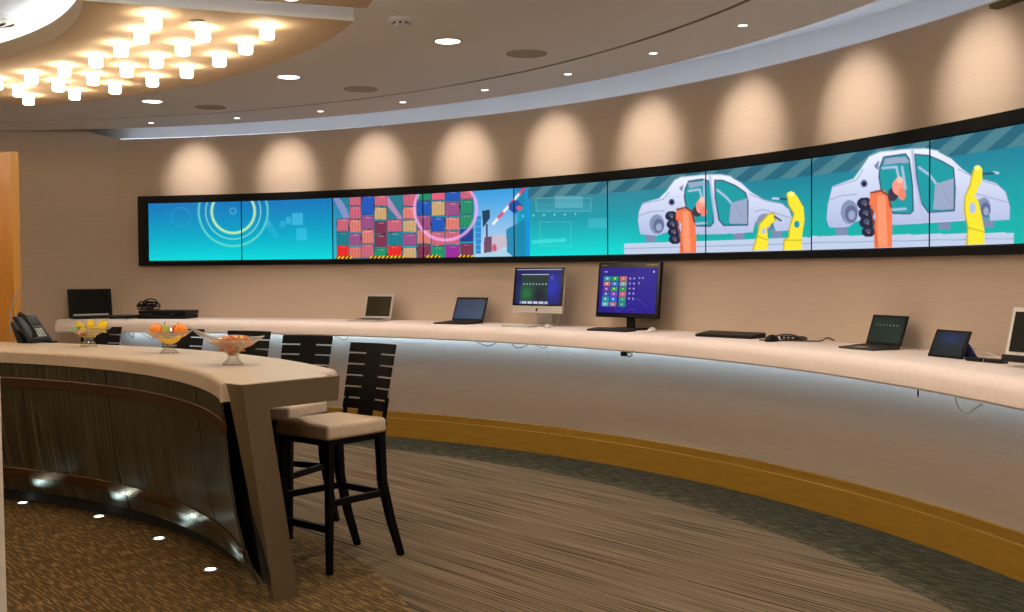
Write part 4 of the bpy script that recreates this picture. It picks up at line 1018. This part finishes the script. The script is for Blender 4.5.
m = MB(); m.box((-.06, 0, .009), (.09, .045, .016)); m.build('plug_block', M_BLACK, t, bevel=.003)
m = MB(); m.box((.06, .0, .009), (.11, .04, .016)); m.build('connector_block', M_BLACK, t, bevel=.003)
m = MB(); m.tube([(-.02, 0, .008), (.0, .0, .008), (.01, 0, .008)], .004, 6); m.build('lead', M_WHITE, t)
m = MB(); P = col_at(975, 345, 7.6, ZK+.006)
m.tube([P+Vector((-.08, .0, .05)), P+Vector((-.02, 0, .045)), P+Vector((.05, -.05, .02)), P+Vector((.09, -.09, .0)), P+Vector((.14, -.12, .02)), P+Vector((.18, -.2, .03))], .0035, 6, smooth=2)
tag(m.build('white_cable', M_WHITE, loc=P), 'thin white cable behind the tablet and adapter', 'cable')
# white monitor at the right edge
P, rz = place(1047, 7.52, 16)
t = thing('monitor', 'white framed monitor with dark screen cut off by the right border', 'monitor', P, rz)
w, h = .42, .19; LM = Matrix.Translation((0, -.02, .045)) @ Matrix.Rotation(-math.radians(14), 4, 'X')
m = MB(); m.box((0, .015, h/2+.02), (w, .03, h+.04), LM); hs = m.build('housing', M_WHITE, t, bevel=.005)
m = MB(); m.box((0, -.001, h/2+.022), (w*.9, .003, h*.98), LM); m.build('screen', M_SCROFF, hs)
m = MB(); m.box((0, -.004, -.008), (w, .03, .03), LM); m.build('speaker_bar', M_BLACK, t, bevel=.004)
m = MB(); m.box((0, .03, .05), (.06, .02, .1)); m.lathe([(.11, 0), (.11, .006), (.03, .014)], 28, c=(0, .02, 0)); m.build('stand', mat('clear_grey_stand', rgb(190, 186, 176), .25), t, smooth=True)
# cables hanging under the counter
def hang(pts, r, mt, label):
    q = [col_at(x, y, R, 0)*1.0 for x, y, R in pts]; q2 = []
    for (x, y, R), p in zip(pts, q): P3 = on_R(x, y, R); q2.append(Vector((P3[0], P3[1], min(P3[2], .966))))
    m = MB(); m.tube(q2, r, 6, smooth=2); tag(m.build('hanging_cable', mt, loc=q2[0]), label, 'cable')
R_ = 7.26
hang([(472, 340, R_), (480, 343.5, R_), (487, 346, R_), (492, 345, R_), (499, 340, R_)], .0035, M_BLACK, 'black cable loop sagging below the counter under the blue-screened laptop')
hang([(511, 341, R_), (513, 346, R_), (518, 348.5, R_), (526, 346, R_), (530, 343, R_), (538, 346, R_), (545, 348.5, R_), (549, 343, R_)], .0035, M_BLACK, 'black double cable loop sagging below the counter under the all-in-one computer')
hang([(333, 335, R_), (341, 339, R_), (346, 340, R_), (348, 336, R_), (345, 333, R_)], .003, M_DKGREY, 'thin grey cable loop below the counter above the nearest stool')
hang([(955, 397, 7.3), (957, 405, 7.3), (962, 413, 7.3), (968, 414, 7.3), (974, 409, 7.3), (982, 404, 7.3)], .0035, M_WHITE, 'thin white cable loop sagging below the counter at the far right')
hang([(128, 330, R_), (131, 337, R_), (134, 338, R_), (133, 331, R_)], .004, M_BLACK, 'short black cable loop below the counter left of the fruit bowl')
hang([(139, 332, R_), (146, 336, R_), (154, 341, R_), (153, 336, R_), (145, 332, R_)], .003, M_BLACK, 'black cable loop below the counter just behind the fruit bowl')
P = Vector(on_R(627, 354.5, 7.2)); P.z = .944
t = thing('cable_clip', 'black clip bundle of cable hanging under the counter below the tiled monitor', 'clip', P, -math.radians(46))
m = MB(); m.box((-.03, 0, 0), (.04, .03, .03)); m.box((-.03, 0, .014), (.012, .012, .014)); m.build('clip_body', M_BLACK, t, bevel=.004)
m = MB(); m.tube([(-.02, 0, .0), (.0, 0, .012), (.035, 0, .01), (.05, 0, -.004), (.03, 0, -.016), (.0, 0, -.014), (-.02, 0, -.004)], .004, 6, smooth=1); m.build('cable_loop', M_BLACK, t)
P = Vector(on_R(918, 391, 7.16)); m = MB(); m.lathe([(.003, 0), (.004, .02), (.004, .042)], 8); P.z = .928
m2 = MB(); m2.v = [p+P for p in m.v]; m2.f = m.f; m2.mi = m.mi
tag(m2.build('hook', M_BLACK, loc=P), 'tiny black hook under the counter edge below the tablet', 'hook')
# ------------------------------------------------------------------ CAMERA, WORLD, VIEW
cam = bpy.data.cameras.new('camera'); co = bpy.data.objects.new('camera', cam); COL.objects.link(co)
cam.sensor_width = 36; cam.lens = F/1024*36; cam.clip_start = .05; cam.clip_end = 100
Mx = Matrix(((Rv[0], Uv[0], -Wv[0], 0), (Rv[1], Uv[1], -Wv[1], 0), (Rv[2], Uv[2], -Wv[2], EYE), (0, 0, 0, 1)))
co.matrix_world = Mx
sc = bpy.context.scene; sc.camera = co
wd = bpy.data.worlds.new('world'); sc.world = wd; wd.use_nodes = True
wd.node_tree.nodes['Background'].inputs[0].default_value = (.1, .08, .06, 1); wd.node_tree.nodes['Background'].inputs[1].default_value = .3
sc.view_settings.view_transform = 'Standard'; sc.view_settings.look = 'None'; sc.view_settings.gamma = 1; sc.view_settings.exposure = 0
sc.view_settings.use_curve_mapping = False
sc.cycles.max_bounces = 8; sc.cycles.diffuse_bounces = 4; sc.cycles.transmission_bounces = 6; sc.cycles.sample_clamp_indirect = 4; sc.cycles.caustics_reflective = False; sc.cycles.caustics_refractive = False
